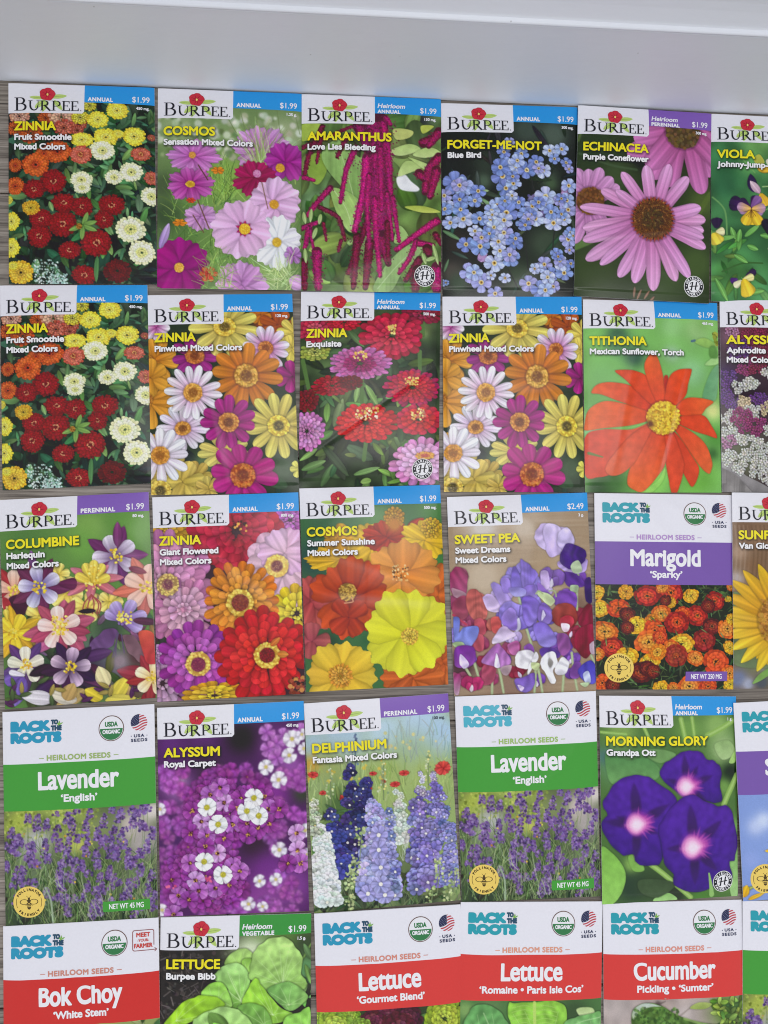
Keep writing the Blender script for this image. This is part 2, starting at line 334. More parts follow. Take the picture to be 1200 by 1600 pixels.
def strand(A, pts, w, c):
    w = w*1.4; P = np.array(pts, float); L = np.linalg.norm(np.diff(P, axis=0), axis=1).sum(); n = int(L/4.5); rs = A.rs; c = np.array(hx(c))
    A.line(pts, w*.7, c*.6, 1, .6)
    for i in range(n):
        t = i/n; s = t*(len(P)-1); j = min(int(s), len(P)-2); p = P[j]+(P[j+1]-P[j])*(s-j); ww = w*(1-.4*t)*(1+.15*math.sin(i*.9+w))
        for k in range(int(3+w/14)):
            o = rs.normal(0, .2); X, Y = A.P(p[0]+o*ww, p[1]+rs.normal(0, 5)); A._dot(X, Y, rs.uniform(.6, 1.3), np.clip(jit(rs, c, .24)*(1.12-.9*abs(o)+.2*rs.rand()), 0, 1), .85)
def art_amaranth():
    A = Art([(55, 75), (1095, 110), (1095, 1560), (52, 1545)], '5c7a40', 13)
    A.blobs([(900, 300, 150, '30343a'), (780, 270, 40, 'c8ccd8'), (850, 340, 40, 'b8bcc8'), (120, 350, 100, '96b04c'), (350, 1350, 220, '546c3c'), (250, 1300, 150, '44583a'), (900, 650, 250, '90aa60'), (1000, 950, 170, '5c7a3c'), (150, 900, 130, '6a8c60'), (300, 800, 100, '5c7c50'), (850, 1150, 150, '6a8446')])
    A.mottle(45, .25); A.blur(10)
    A.fol(60, ['6f8f4c', '86a45a', '54703c', '44602f'], 260, 60, 250, 1090, 1500, .6, soft=5, prof='o')
    A.poly([(760, 720), (820, 690), (870, 740), (930, 790), (900, 815), (790, 800)], 'e4e6e8', sh=0, soft=4)
    A.poly([(60, 310), (200, 310), (170, 390), (60, 430)], '9cb44c'); A.poly([(100, 560), (200, 530), (245, 650), (180, 760), (110, 700)], '7c9a3c', '8aa848')
    A.poly([(210, 520), (330, 430), (480, 560), (520, 560), (480, 900), (370, 800), (240, 640)], '8fb468', '7ca258', streak=.04); A.line([(330, 470), (400, 700), (440, 850)], 6, 'b4cc90', .8)
    A.poly([(280, 790), (400, 820), (500, 900), (520, 960), (430, 1120), (340, 1020), (285, 880)], '93b864', 'a4c474', ang=60, streak=.04); A.line([(300, 810), (390, 950), (430, 1100)], 6, 'c4d8a0', .8)
    for L in ([(710, 520), (850, 460), (940, 500), (800, 550)], [(770, 700), (830, 590), (960, 620), (850, 680)], [(880, 540), (1000, 480), (1095, 520), (980, 560)], [(850, 560), (1020, 620), (990, 660), (900, 600)]): A.poly(L, 'a8c272', 'c0d48c')
    A.poly([(820, 930), (950, 920), (1090, 960), (950, 970)], 'a4b44c', 'c0cc64'); A.poly([(945, 320), (1040, 320), (960, 380)], 'b4c054'); A.poly([(740, 350), (880, 360), (860, 410), (760, 430)], 'b8c070')
    A.poly([(590, 1540), (640, 1420), (760, 1280), (880, 1200), (960, 1220), (900, 1320), (800, 1420), (720, 1545)], '94b474', '86a864', streak=.04); A.line([(620, 1530), (780, 1350), (920, 1230)], 6, 'b8d09c', .8)
    A.poly([(780, 1070), (850, 1150), (800, 1200), (740, 1190)], '98b870')
    c, d = '94185a', '6c1438'
    for p in ([(960, 450), (1090, 380)], [(1080, 360), (1000, 470)], [(1080, 550), (1000, 650), (970, 820)], [(1060, 650), (1010, 850)], [(930, 680), (960, 720)]): strand(A, p, 75, '88184c')
    strand(A, [(60, 480), (230, 420), (430, 330)], 38, d); strand(A, [(210, 330), (110, 540), (80, 680)], 42, d); strand(A, [(200, 400), (170, 600)], 30, d)
    strand(A, [(60, 700), (150, 730)], 40, c); strand(A, [(270, 790), (160, 910), (100, 990)], 48, c); strand(A, [(190, 930), (330, 1010), (380, 1180)], 36, '6a2038'); strand(A, [(350, 1180), (330, 1260)], 30, d); strand(A, [(220, 1050), (240, 1180)], 26, d)
    strand(A, [(460, 490), (390, 650), (345, 900)], 48, c); strand(A, [(400, 400), (320, 560)], 44, d)
    strand(A, [(560, 1000), (450, 1300), (405, 1420)], 50, d); strand(A, [(470, 1150), (440, 1520)], 62, d); strand(A, [(560, 1200), (530, 1520)], 70, d); strand(A, [(620, 1100), (700, 1350)], 80, '7c1648')
    strand(A, [(610, 300), (620, 800), (650, 1100)], 190, '841654'); strand(A, [(480, 330), (560, 520)], 90, '7c1450'); strand(A, [(660, 300), (700, 600), (720, 900)], 60, c); strand(A, [(680, 260), (720, 320)], 40, c)
    strand(A, [(690, 420), (720, 690)], 34, c); strand(A, [(540, 570), (520, 800), (450, 1110)], 72, 'a41c66'); strand(A, [(560, 700), (540, 900), (560, 1240)], 48, c); strand(A, [(600, 870), (610, 1150), (640, 1440)], 50, 'a01c60'); strand(A, [(640, 500), (650, 960)], 50, c); strand(A, [(690, 830), (730, 1180)], 40, c); strand(A, [(730, 860), (780, 1190)], 38, c); strand(A, [(690, 1050), (700, 1340)], 42, d); strand(A, [(610, 480), (595, 640)], 44, c)
    strand(A, [(1060, 1030), (930, 1120), (760, 1250)], 62, 'a81c64'); strand(A, [(910, 1180), (850, 1320), (780, 1420)], 46, c); strand(A, [(930, 1320), (830, 1470)], 60, d); strand(A, [(1050, 1130), (1090, 1200)], 50, d); strand(A, [(930, 1200), (1030, 1210)], 56, 'a81c64'); strand(A, [(990, 1240), (1000, 1280)], 80, d); strand(A, [(920, 1400), (900, 1540)], 90, d); strand(A, [(1070, 1380), (1060, 1540)], 110, c)
    strand(A, [(60, 1080), (180, 1040)], 46, c); strand(A, [(110, 1080), (80, 1230)], 44, c); strand(A, [(120, 1100), (150, 1260)], 26, c); strand(A, [(70, 1330), (80, 1530)], 60, d); strand(A, [(170, 1260), (180, 1530)], 78, c)
    for x, y, a, l in [(130, 940, 95, 100), (170, 1080, 110, 90), (200, 980, 100, 80), (80, 1230, 85, 110), (70, 960, 80, 90), (1030, 1200, 75, 160), (950, 1270, 70, 90), (1050, 1300, 160, 80)]: A.leaf(x, y, a, l, 46, '9cba70', 'b0c888')
    return A.done()
def art_forget():
    A = Art([(65, 88), (1085, 120), (1111, 1550), (80, 1535)], '202420', 14)
    A.blobs([(700, 300, 120, '3e4a40'), (900, 330, 120, '4c5a4e'), (400, 540, 100, '2e382e'), (380, 680, 60, '4a5c4a'), (850, 640, 90, '384438'), (150, 1350, 90, '4c4640'), (850, 1150, 150, '3c4a3a'), (650, 1400, 130, '3c4a38'), (200, 1430, 80, '3c4c3a'), (880, 700, 50, '44583e'), (200, 1150, 120, '302c28')])
    A.blur(10); A.fol(50, ['36463a', '2a362c', '44543f'], 170, 60, 200, 1080, 1540, .25, soft=7)
    A.leaf(80, 1040, 30, 150, 45, '5c8058', '6c9068'); A.leaf(300, 800, 20, 140, 60, '6a8c60', '7ca070'); A.leaf(310, 750, 0, 110, 40, '9aba80', 'aac890'); A.leaf(90, 1350, -70, 100, 30, '5a7858', '6a8a64')
    for p in ([(720, 590), (750, 750)], [(880, 900), (910, 1030)], [(980, 930), (910, 1040), (890, 1220)], [(570, 1100), (640, 1210)], [(690, 1150), (710, 1340)], [(560, 1330), (640, 1480)], [(560, 680), (600, 760)], [(590, 1000), (640, 1060)], [(360, 820), (400, 860)]): A.line(p, 9, '2c2e2c')
    fl = [(530, 465, 52), (660, 480, 55), (870, 455, 55), (960, 440, 55), (995, 540, 45), (540, 555, 60), (620, 570, 70), (770, 540, 60), (820, 605, 60), (700, 600, 70), (520, 645, 85), (545, 735, 70), (600, 700, 60), (170, 690, 90), (230, 720, 80), (90, 780, 60), (215, 815, 65), (315, 825, 55), (110, 870, 70), (340, 755, 60), (230, 960, 75), (135, 985, 60), (350, 960, 65), (480, 860, 60), (560, 830, 55), (640, 840, 55), (550, 915, 85), (440, 900, 60), (455, 1020, 75), (530, 1065, 70), (430, 965, 55), (590, 790, 45), (740, 870, 60), (840, 795, 80), (830, 850, 65), (765, 960, 70), (680, 1005, 62), (900, 990, 75), (690, 930, 60), (1010, 890, 65), (1000, 820, 60), (1015, 710, 60), (950, 810, 50), (880, 910, 60), (980, 960, 55),
          (250, 1150, 65), (355, 1165, 75), (490, 1130, 65), (610, 1140, 65), (460, 1290, 80), (580, 1250, 72), (500, 1200, 60), (285, 1360, 78), (365, 1430, 75), (540, 1400, 45), (830, 1300, 60), (880, 1370, 70), (980, 1360, 68), (960, 1290, 60), (715, 1440, 70), (810, 1490, 75), (470, 1510, 60), (920, 1220, 50), (1010, 1110, 70), (1030, 1060, 50), (1030, 1290, 40), (90, 1430, 30), (900, 1460, 50), (780, 1330, 50), (1020, 1190, 40), (380, 1090, 60)]
    A.dots(50, 700, 780, 860, 980, 8, 18, ['6c5c90', '8878b0', '54507c']); A.dots(20, 960, 730, 1010, 790, 10, 20, ['a080b0', 'b898c4']); A.dots(14, 350, 1220, 400, 1270, 14, 22, ['b898c8', 'a888bc'])
    fl += [(x+A.rs.normal(0, 38), y+A.rs.normal(0, 38), r*.8) for x, y, r in fl[::2]]
    for x, y, r in fl:
        c = [('6f86c8', '8fa6dc'), ('8498d4', 'b4c4ec'), ('98a6d8', 'c8d2f0'), ('6478bc', '8496d4'), ('8c90cc', 'a8aadc')][A.rs.randint(5)]
        A.flower(x, y, r*1.02, 5, c[0], c[1], 'd', 1.22, rot=A.rs.rand()*72, q=A.rs.uniform(.75, 1), edge=.22, sh=.7, streak=.06, jt=.08)
        A.disc(x, y, r*.24, 'e6e2c4', 'e8d890'); A.disc(x, y, r*.15, 'd8a838' if A.rs.rand() < .6 else 'e8dca0', 'c89030'); A.disc(x, y, r*.06, '4a3420', '4a3420')
    return A.done()
def art_conef():
    A = Art([(78, 68), (1075, 125), (1050, 1545), (45, 1485)], '2e3a22', 15)
    A.blobs([(200, 400, 180, '2c3c24'), (350, 600, 120, '3a4c2c'), (1000, 800, 120, '4a5c2c'), (200, 1300, 200, '364624'), (700, 1350, 200, '3c4e2a'), (950, 1250, 140, '44582e'), (560, 480, 90, '1a1c18'), (870, 480, 60, '2a3020')])
    A.blur(8); A.line([(60, 1110), (250, 1040), (400, 970)], 70, '56723a', 1, .7, 5); A.line([(90, 430), (300, 520), (500, 560)], 16, '44583a', .8, 1, 5); A.line([(1060, 730), (950, 900)], 40, '54682e', .9, 1, 5); A.line([(120, 200), (80, 330)], 20, '5a6e3c', .8, 1, 8)
    for x, y, a, l in [(490, 1420, 90, 80), (540, 1440, 110, 80), (600, 1450, 120, 70), (640, 1490, 130, 60)]: A.leaf(x, y, a, l, 26, '8c6a58', 'a07c68', soft=4)
    p0, p1 = '9c4488', 'cf8cc8'
    for a, l in [(20, 300), (60, 380), (75, 480), (100, 440), (118, 430), (150, 440), (165, 350), (40, 440), (128, 380)]: A.petal(850+(-30 if a > 90 else 30), 260, a, l, 150, 'a84c84', 'cc7cb8', 'l', edge=.2, streak=.06, soft=3)
    A.disc(850, 270, 130, '4a3a24', '6a5430', soft=4)
    for a, l in [(-115, 270), (-95, 240), (-75, 260), (-140, 220), (110, 330), (130, 270), (85, 300), (60, 300), (-30, 240), (-50, 240), (165, 220), (-165, 220)]: A.petal(165, 790, a, l, 95, 'ac68a0', 'd49ccc', 'l', edge=.2, soft=2)
    A.disc(165, 785, 100, '5a3a20', '7a5028', soft=3)
    for a, l, w, cu in [(-150, 420, 100, -.4), (-170, 520, 95, -.5), (172, 500, 105, -.3), (162, 520, 110, -.2), (146, 560, 120, .1), (136, 500, 90, .3), (118, 480, 110, .2), (105, 470, 115, 0), (88, 500, 120, 0), (68, 460, 110, -.1), (55, 480, 105, 0), (25, 430, 100, -.2), (8, 380, 110, 0), (-5, 390, 110, .1), (-18, 370, 110, 0), (-52, 410, 110, 0), (-75, 420, 105, .1), (-97, 390, 105, -.2), (-122, 400, 95, -.5), (-142, 330, 80, -.3), (15, 390, 90, 0)]:
        A.petal(620, 930, a, l*1.03, w*.88, '9c3478', jit(A.rs, 'dca4d2', .04), 'l', edge=.2, sh=.6, streak=.06, curl=cu, g=.45)
    A.disc(620, 925, 150, '3c2414', '7a4a24'); rs = A.rs
    for i in range(420):
        r = 148*math.sqrt((i+.5)/420); t = i*2.39996; A.petal(620+r*.9*math.cos(t), 925+r*.9*math.sin(t), math.degrees(t), 22, 9, '5a3418', jit(rs, 'c8843c' if r > 80 else '8c7c40', .15), 'p', sh=.5)
        if i % 3: continue
        A.dots(1, 620+r*math.cos(t), 925+r*math.sin(t), 620+r*math.cos(t)+1, 925+r*math.sin(t)+1, 4, 6.5, ['9c6430', '7c4a24', 'b07c40', '5a3418'] if r > 70 else ['6a5a30', '7c6438', '4c4420', '3c3418'])
    for i in range(34):
        t = i*math.pi/17; A.petal(620+135*math.cos(t), 925+135*math.sin(t), math.degrees(t), 34, 12, '8a4024', 'a84848', sh=.2)
    return A.done()
def viola(A, x, y, s, k='y', rot=0):
    c = math.cos(math.radians(rot)); sn = math.sin(math.radians(rot))
    def pt(a, b): return x+(a*c-b*sn)*s, y+(a*sn+b*c)*s
    def pet(a, b, ang, l, w, c0, c1): p = pt(a, b); A.petal(p[0], p[1], ang+rot, l*s, w*s, c0, c1, 'd', edge=.2, sh=.5)
    pet(-5, 0, -140, 130, 110, '54246c', '2e1440'); pet(5, 0, -70, 130, 110, '54246c', '2e1440')
    pet(0, 0, 175, 105, 95, 'd8a8b0' if k == 'p' else 'e8dc90', 'a884b8' if k == 'p' else 'ecd88c'); pet(0, 0, 10, 105, 95, 'd8a8b0' if k == 'p' else 'e8dc90', 'a884b8' if k == 'p' else 'ecd88c')
    pet(0, 5, 90, 125, 170, 'e8b82c', 'f0c430')
    for a in (60, 75, 90, 105, 120, 170, 10): A.line([pt(0, 8), pt(55*math.cos(math.radians(a)), 55*math.sin(math.radians(a)))], 4*s, '4a2a20', .8)
def art_viola():
    A = Art([(147, 78), (1176, 137), (1187, 1605), (147, 1560)], '3f7446', 16)
    A.blobs([(250, 500, 160, '336a40'), (500, 350, 130, '6a9a54'), (250, 650, 120, '2c5a3a'), (450, 480, 100, '548a4c'), (300, 1350, 170, '4c8844'), (550, 1300, 100, '3c6c3e'), (900, 700, 300, '4a8048')]); A.mottle(70, .25); A.blur(12)
    A.fol(18, ['5c9648', '4c8640', '70a858', '3c7038'], 150, 150, 1030, 600, 1560, .35, soft=2); A.line([(160, 740), (250, 850), (265, 1040)], 12, '6c9c5c', .9); A.line([(370, 430), (480, 560)], 8, '7aa45c', .8); A.line([(230, 1330), (380, 1270), (540, 1270)], 12, '38602e'); A.line([(540, 670), (610, 665)], 9, '9cbc7c'); A.line([(570, 850), (610, 820)], 9, '7aa45c')
    for x, y, a, l in [(330, 1080, -110, 100), (400, 1060, -40, 150), (350, 1100, -80, 100), (420, 1130, 20, 90), (160, 1080, -10, 170), (520, 1050, 5, 110), (180, 1380, 60, 200), (320, 1200, 30, 120), (430, 1500, -10, 130)]: A.leaf(x, y, a, l, 60, '62a04c', '7ab85c', '8cc070')
    A.poly([(470, 450), (515, 415), (555, 480), (500, 500)], 'b0b048'); A.petal(500, 530, 0, 120, 60, 'd8a82c', 'e8c040'); A.petal(580, 500, -60, 60, 60, 'e0dcc4', 'e8e4d0')
    A.petal(470, 710, -100, 140, 75, '3c1c58', '2c1444'); A.petal(520, 720, -130, 120, 60, 'c8a0b8', 'e0c8d0'); A.petal(520, 720, 60, 110, 110, 'e0b030', 'e8bc40', 'd')
    viola(A, 452, 850, .9, 'p'); A.petal(430, 830, -165, 150, 150, '54246c', '2a123c', 'd'); A.petal(450, 830, -50, 110, 90, '7c5090', '8c64a0', 'd'); viola2 = [(-170, 'b48cb8'), (-8, 'b48cb8')]
    for a, c in viola2: A.petal(452, 845, a, 110, 95, 'e8b84c', c, 'd', edge=.15)
    A.petal(452, 850, 115, 130, 110, 'ecbc30', 'f0c838', 'd'); A.petal(455, 850, 60, 130, 110, 'ecbc30', 'f0c838', 'd')
    for a in (55, 70, 85, 100, 115, 130, 165, 15): A.line([(452, 852), (452+60*math.cos(math.radians(a)), 852+60*math.sin(math.radians(a)))], 4, '4a2a20', .8)
    A.petal(190, 990, -90, 85, 110, '2e1440', '2e1440', 'd'); A.petal(180, 1020, -10, 70, 85, 'e8e0a8', 'ece4b0', 'd'); A.petal(160, 1020, 60, 100, 130, 'e8cc40', 'f0d850', 'd')
    A.petal(600, 1060, -110, 140, 90, '241030', '241030', 'd'); A.petal(580, 1160, -20, 80, 70, 'd8dcb0', 'c8d0a0', 'd')
    A.petal(410, 1370, -30, 90, 70, '3a1c50', '301444', 'd'); A.petal(350, 1390, 160, 60, 60, '54307c', '442068', 'd'); A.petal(385, 1400, -20, 95, 75, 'e8e090', 'ece49c', 'd'); A.petal(385, 1400, 140, 80, 70, 'e8e0b0', 'ece8c0', 'd'); A.petal(390, 1390, 65, 140, 150, 'e8c430', 'f0d040', 'd')
    return A.done(mirror=.44)
def art_pinwheel():
    A = Art([(33, 88), (1113, 78), (1165, 1560), (60, 1580)], '2a3626', 17)
    A.fol(30, ['2e3c2a', '38482f', '222c22', '445a3a'], 200, 40, 200, 1160, 1560, .5)
    A.blobs([(450, 1350, 90, '556b48'), (1050, 1380, 110, '4a5c44'), (900, 320, 80, '8c3c20')])
    Y, O, M, W = ('a89040', 'ded46c'), ('a4500f', 'd2842c'), ('740c54', 'ae2c86'), ('a83c88', 'ececf0')
    ey = ('c8a238', 'ecd058', '4a3c20'); eo = ('a87424', 'e0b050', '6a3c18')
    A.flower(100, 330, 110, 8, *W); A.flower(880, 240, 90, 8, 'b8641c', 'd2842c'); A.flower(1000, 310, 130, 7, '9c4818', 'b4581c')
    A.flower(90, 570, 175, 9, 'b86c1c', 'dca038', rot=15); A.disc(50, 575, 38, '8a5420', 'c08030'); A.flower(100, 720, 0.1, 5, *O)
    A.flower(390, 545, 180, 9, '801660', 'a03088', rot=10, r0=.4, cc=('9a5426', 'c87838', '6a3418'), q=.85)
    A.flower(610, 330, 260, 11, *Y, rot=12, q=.9, r0=.31, cc=ey)
    A.flower(1130, 360, 130, 8, 'd0b850', 'e0d060'); A.flower(1110, 480, 110, 7, 'd0b850', 'e0d060'); A.flower(915, 485, 185, 11, *W, q=.95, rot=-10, r0=.31, cc=('a85c2c', 'd08840', '7a3c1c')); A.flower(1110, 690, 130, 7, *M)
    A.flower(60, 880, 200, 9, 'c07c24', 'dca038', rot=5); A.flower(50, 700, 150, 6, 'c07c24', 'dca038', rot=30); A.disc(20, 860, 55, '8a5420', 'c08030'); A.flower(80, 1180, 60, 5, 'c07c24', 'd89a30')
    A.flower(770, 690, 265, 12, *O, prof='d', rot=8, r0=.335, cc=eo, wf=1.25)
    A.flower(1010, 1060, 250, 12, *Y, rot=20, r0=.32, cc=('c4a638', 'f0d850', '3c3420'))
    A.flower(300, 1080, 200, 12, '9c4c8c', 'e2e2e8', q=.9, rot=4, r0=.3, cc=('b07430', 'd89c48', '6a3c1c'), g=.4)
    A.flower(375, 815, 215, 14, *W, rot=6, r0=.33, cc=('b87c30', 'e0aa50', '7c481c'), g=.35)
    A.flower(600, 1260, 200, 9, 'c0b05c', 'd8cc70', q=.7, rot=10); A.disc(600, 1215, 48, 'c8a840', 'ecd868')
    A.flower(640, 1035, 205, 11, *M, rot=14, r0=.36, cc=('b06a2c', 'd89a48', '5c2c18'), wf=1.25)
    A.flower(180, 1420, 210, 9, 'a88c3c', 'c8b058', rot=20, q=.8); A.flower(400, 1440, 120, 7, 'a88c3c', 'c4a850'); A.flower(300, 1480, 160, 6, 'b49840', 'd4be60')
    A.flower(130, 1280, 215, 12, 'b890ac', 'e8e8ee', rot=0, r0=.32, cc=('b4762c', 'd89a40', '8a5420'), g=.4)
    A.disc(130, 1545, 78, 'b8983c', 'e8cc60', '3c3424'); A.flower(490, 1530, 100, 7, 'b89c48', 'd4bc60')
    A.flower(745, 1430, 250, 10, '9c1868', 'b42c84', rot=10, r0=.37, cc=('9c4420', 'c87838', '703018'), wf=1.3)
    A.flower(1160, 1380, 70, 6, 'd0c858', 'e0d868')
    return A.done()
def art_exquisite():
    A = Art([(75, 58), (1117, 70), (1105, 1520), (55, 1535)], '35452c', 18)
    A.blobs([(300, 550, 150, '4a6038'), (700, 1350, 150, '2c3426'), (250, 1250, 150, '262e22'), (500, 850, 120, '5c7c48'), (1000, 550, 120, '2c3a26'), (800, 1050, 80, '54743c'), (1000, 350, 60, '86a060')]); A.mottle(50, .3); A.blur(6)
    A.fol(90, ['486238', '5c7c48', '34482c', '283822'], 190, 60, 300, 1100, 1530, .5, soft=3); A.fol(40, ['6c9048', '54743f', '5f8446'], 120, 100, 700, 1000, 1500, .5)
    for p in ([(90, 580), (140, 820)], [(960, 520), (960, 660)], [(530, 710), (530, 900)], [(560, 1200), (545, 1330)], [(980, 300), (985, 400)]): A.line(p, 32, '54743c', 1, .9)
    A.leaf(80, 1400, -20, 190, 80, '5c8048', '78985c'); A.leaf(470, 1440, -15, 200, 60, '6a9050', '84a868'); A.leaf(600, 1480, 170, 80, 70, '7ca050', '90b060'); A.leaf(240, 1220, 50, 300, 90, '3a4a34', '46583c'); A.leaf(480, 900, -80, 150, 60, '86ac60', '94b870'); A.leaf(560, 770, 60, 180, 70, '86ac60', '7ca058')
    R, P, K = ['a81830', 'c8283c', 'b41c34'], ['a84890', 'c878b4', '982070'], ['b01c28', 'cc3034', 'c02a30']
    A.pom(180, 520, 110, ['98a448', 'b8c060'], q=.6, rings=4); A.pom(180, 350, 125, ['b03048', 'cc5468'], q=.8); A.pom(400, 300, 120, R, q=.5); A.pom(980, 230, 150, ['801c38', 'a0304c'], q=.55)
    A.pom(755, 400, 235, ['a01a38', 'c02a48', 'c8304c'], q=.75, n=18, rings=5); A.pom(755, 360, 0.1, R)
    A.dots(28, 725, 320, 785, 390, 5, 10, ['d8b860', 'e8d080'])
    A.pom(515, 610, 225, ['bc70ac', 'b85c98', '982464', '98205c'], q=.55, n=24, rings=6); A.dots(26, 465, 520, 570, 585, 5, 10, ['e0b04c', 'e8d080'])
    A.pom(310, 775, 150, ['98142c', 'b02434'], q=.5, n=18); A.pom(450, 750, 90, ['6a1824', '7a2028'], q=.6); A.pom(120, 880, 90, ['781428', '8c1c2c'], q=.9)
    A.pom(905, 790, 205, ['a01c50', 'b42440', 'c02834', 'c42a30'], q=.68, n=24, rings=6); A.dots(30, 850, 715, 950, 770, 5, 9, ['e8d078', 'd8b050'])
    A.pom(950, 1030, 170, ['bc2a44', 'c82c34', 'c83030'], q=.7, n=14, rings=4); A.dots(40, 895, 950, 1000, 1030, 5, 10, ['e8d890', 'd8a850', 'c07860'])
    A.pom(560, 1055, 225, ['b81c28', 'c82c2c', 'd03a34', 'c42a2c'], q=.66, n=22, rings=6); A.dots(46, 485, 940, 650, 1030, 5, 10, ['e8d890', 'd8b050', 'f0dcc0'])
    A.pom(120, 1110, 130, ['c070b0', 'd090c4', 'c880b8'], q=1.1, n=20, rings=5)
    A.pom(980, 1350, 235, ['c880b4', 'd49cc4', 'dcacd0', 'b04888'], q=.75, n=20, rings=5); A.disc(1000, 1300, 70, 'a83848', 'd8a848', 'b0404c', q=.4)
    return A.done()
def art_tithonia():
    A = Art([(47, 68), (1050, 95), (1083, 1512), (62, 1510)], '78b45c', 21)
    A.blobs([(300, 350, 90, '3a5c44'), (420, 500, 90, '3c604a'), (300, 420, 80, '56845a'), (700, 280, 90, '8cc078'), (200, 650, 130, '7cb868'), (900, 300, 110, '9cc880'), (850, 620, 120, '86bc80'), (950, 250, 80, '84b464'), (700, 480, 60, '94b894'), (130, 950, 120, '78b464'), (100, 1000, 70, '94c49a'), (1010, 900, 70, 'd4dc8c'), (1040, 1100, 90, '5ca044'), (900, 1400, 150, '6cac44'), (250, 1440, 140, '48703c'), (150, 1480, 90, '34502f'), (560, 1430, 110, '80c054'), (1010, 1220, 45, '3c6a34')])
    A.mottle(80, .08); A.blur(14)
    A.poly([(930, 800), (980, 640), (1040, 560), (1062, 580), (1040, 800), (990, 820)], '5c9464', '78ac7c', soft=5, ang=0); A.poly([(870, 390), (950, 360), (1050, 420), (960, 430)], '94bc60', '84b058', soft=4); A.poly([(950, 560), (1000, 510), (1055, 490), (1050, 550)], 'a0cc80', soft=4); A.poly([(985, 430), (1030, 420), (1050, 500), (990, 500)], '5c8c44', soft=4); A.dots(20, 1020, 320, 1050, 410, 10, 16, ['7c8c30', '98a040', '6c7828'])
    A.poly([(480, 1500), (600, 1420), (650, 1320), (640, 1420), (560, 1510)], '90cc60', soft=3); A.line([(850, 385), (870, 380)], 18, '4a6880', .9)
    o0, o1 = 'c83020', 'd84c22'
    P = [(200, 560, 210, .05, 'bc4428'), (168, 580, 250, -.2, o1), (155, 590, 260, .2, 'd45a3a'), (140, 560, 260, .15, 'd05838'), (184, 590, 220, 0, o1)]
    A.poly([(560, 980), (400, 1040), (180, 1040), (62, 1100), (66, 1380), (160, 1395), (260, 1370), (400, 1280), (540, 1060)], 'd04a34', 'd45838', ang=0, streak=.012)
    A.poly([(560, 900), (350, 850), (200, 830), (90, 890), (60, 1000), (70, 1045), (200, 1030), (400, 1010), (560, 960)], 'd44a26', 'e06a36', ang=180, streak=.012, edge=.1)
    A.poly([(570, 910), (330, 840), (180, 780), (108, 765), (150, 705), (250, 690), (400, 720), (520, 820)], 'cc3a22', 'e06030', ang=180, streak=.012, edge=.12)
    A.poly([(580, 880), (440, 760), (350, 670), (282, 615), (300, 600), (420, 605), (530, 660), (580, 800)], 'd84826', 'd44824', ang=-120, streak=.012, edge=.15)
    A.poly([(640, 860), (580, 830), (510, 650), (495, 560), (530, 490), (570, 470), (610, 550), (640, 680), (655, 800)], 'd84424', 'e06432', ang=-90, streak=.012, edge=.15); A.poly([(640, 650), (670, 650), (660, 760), (645, 740)], 'b02c20')
    A.poly([(650, 860), (650, 760), (680, 650), (740, 600), (830, 590), (845, 610), (820, 700), (800, 790), (720, 870)], 'd84826', 'd8481f', ang=-70, streak=.012, edge=.12)
    A.poly([(700, 910), (740, 860), (800, 810), (900, 805), (1015, 830), (960, 880), (900, 945), (780, 940)], 'd64420', 'e26432', ang=0, streak=.012, edge=.14)
    A.poly([(700, 950), (800, 940), (935, 935), (1000, 1010), (1045, 1100), (960, 1080), (860, 1050), (750, 1000)], 'd24222', 'd84a28', ang=20, streak=.012, edge=.14)
    A.poly([(690, 1000), (760, 1010), (880, 1080), (960, 1160), (1005, 1280), (1000, 1340), (975, 1368), (900, 1300), (760, 1100)], 'd44426', 'e06636', ang=50, streak=.012, edge=.14)
    A.poly([(660, 1040), (740, 1080), (860, 1250), (905, 1330), (890, 1420), (855, 1465), (790, 1370), (700, 1200)], 'c43a22', 'd44a2a', ang=60, streak=.012, edge=.14)
    A.poly([(620, 1040), (700, 1060), (780, 1250), (790, 1340), (750, 1515), (710, 1510), (660, 1320)], 'd2452a', 'd64c2c', ang=80, streak=.012, edge=.12)
    A.poly([(600, 1030), (640, 1080), (655, 1280), (590, 1400), (500, 1500), (430, 1490), (375, 1440), (390, 1330), (460, 1180), (540, 1050)], 'd04628', 'e26c3c', ang=110, streak=.012, edge=.12)
    A.poly([(560, 1020), (480, 1180), (420, 1290), (330, 1370), (240, 1380), (220, 1300), (380, 1100), (540, 990)], 'd04c30', 'd86440', ang=130, streak=.012, edge=.08)
    A.line([(90, 1215), (190, 1245)], 22, '6a7c40', 1, .4)
    A.disc(635, 955, 120, 'a88420', 'e0bc38'); rs = A.rs
    for i in range(260):
        r = 122*math.sqrt((i+.5)/260); t = i*2.4; A.dots(1, 635+r*math.cos(t), 955+r*math.sin(t), 637+r*math.cos(t), 957+r*math.sin(t), 6, 10, ['dcb834', 'e8c840', 'c89c2c', 'b08420'])
    A.blobs([(540, 1000, 26, '6a3a18')])
    return A.done()
def umbel(A, x, y, r, cols, n=26, eye='c8c070', ps=13):
    rs = A.rs
    for i in range(n):
        rr = r*math.sqrt(rs.rand()); t = rs.rand()*6.28; px, py = x+rr*math.cos(t), y+rr*.9*math.sin(t)
        A.flower(px, py, ps, 4, jit(rs, cols[0], .1), jit(rs, cols[1], .08), 'd', 1.15, rot=rs.rand()*90, sh=.6, streak=0); A.dots(1, px-1, py-1, px+1, py+1, 2.5, 4, [eye])
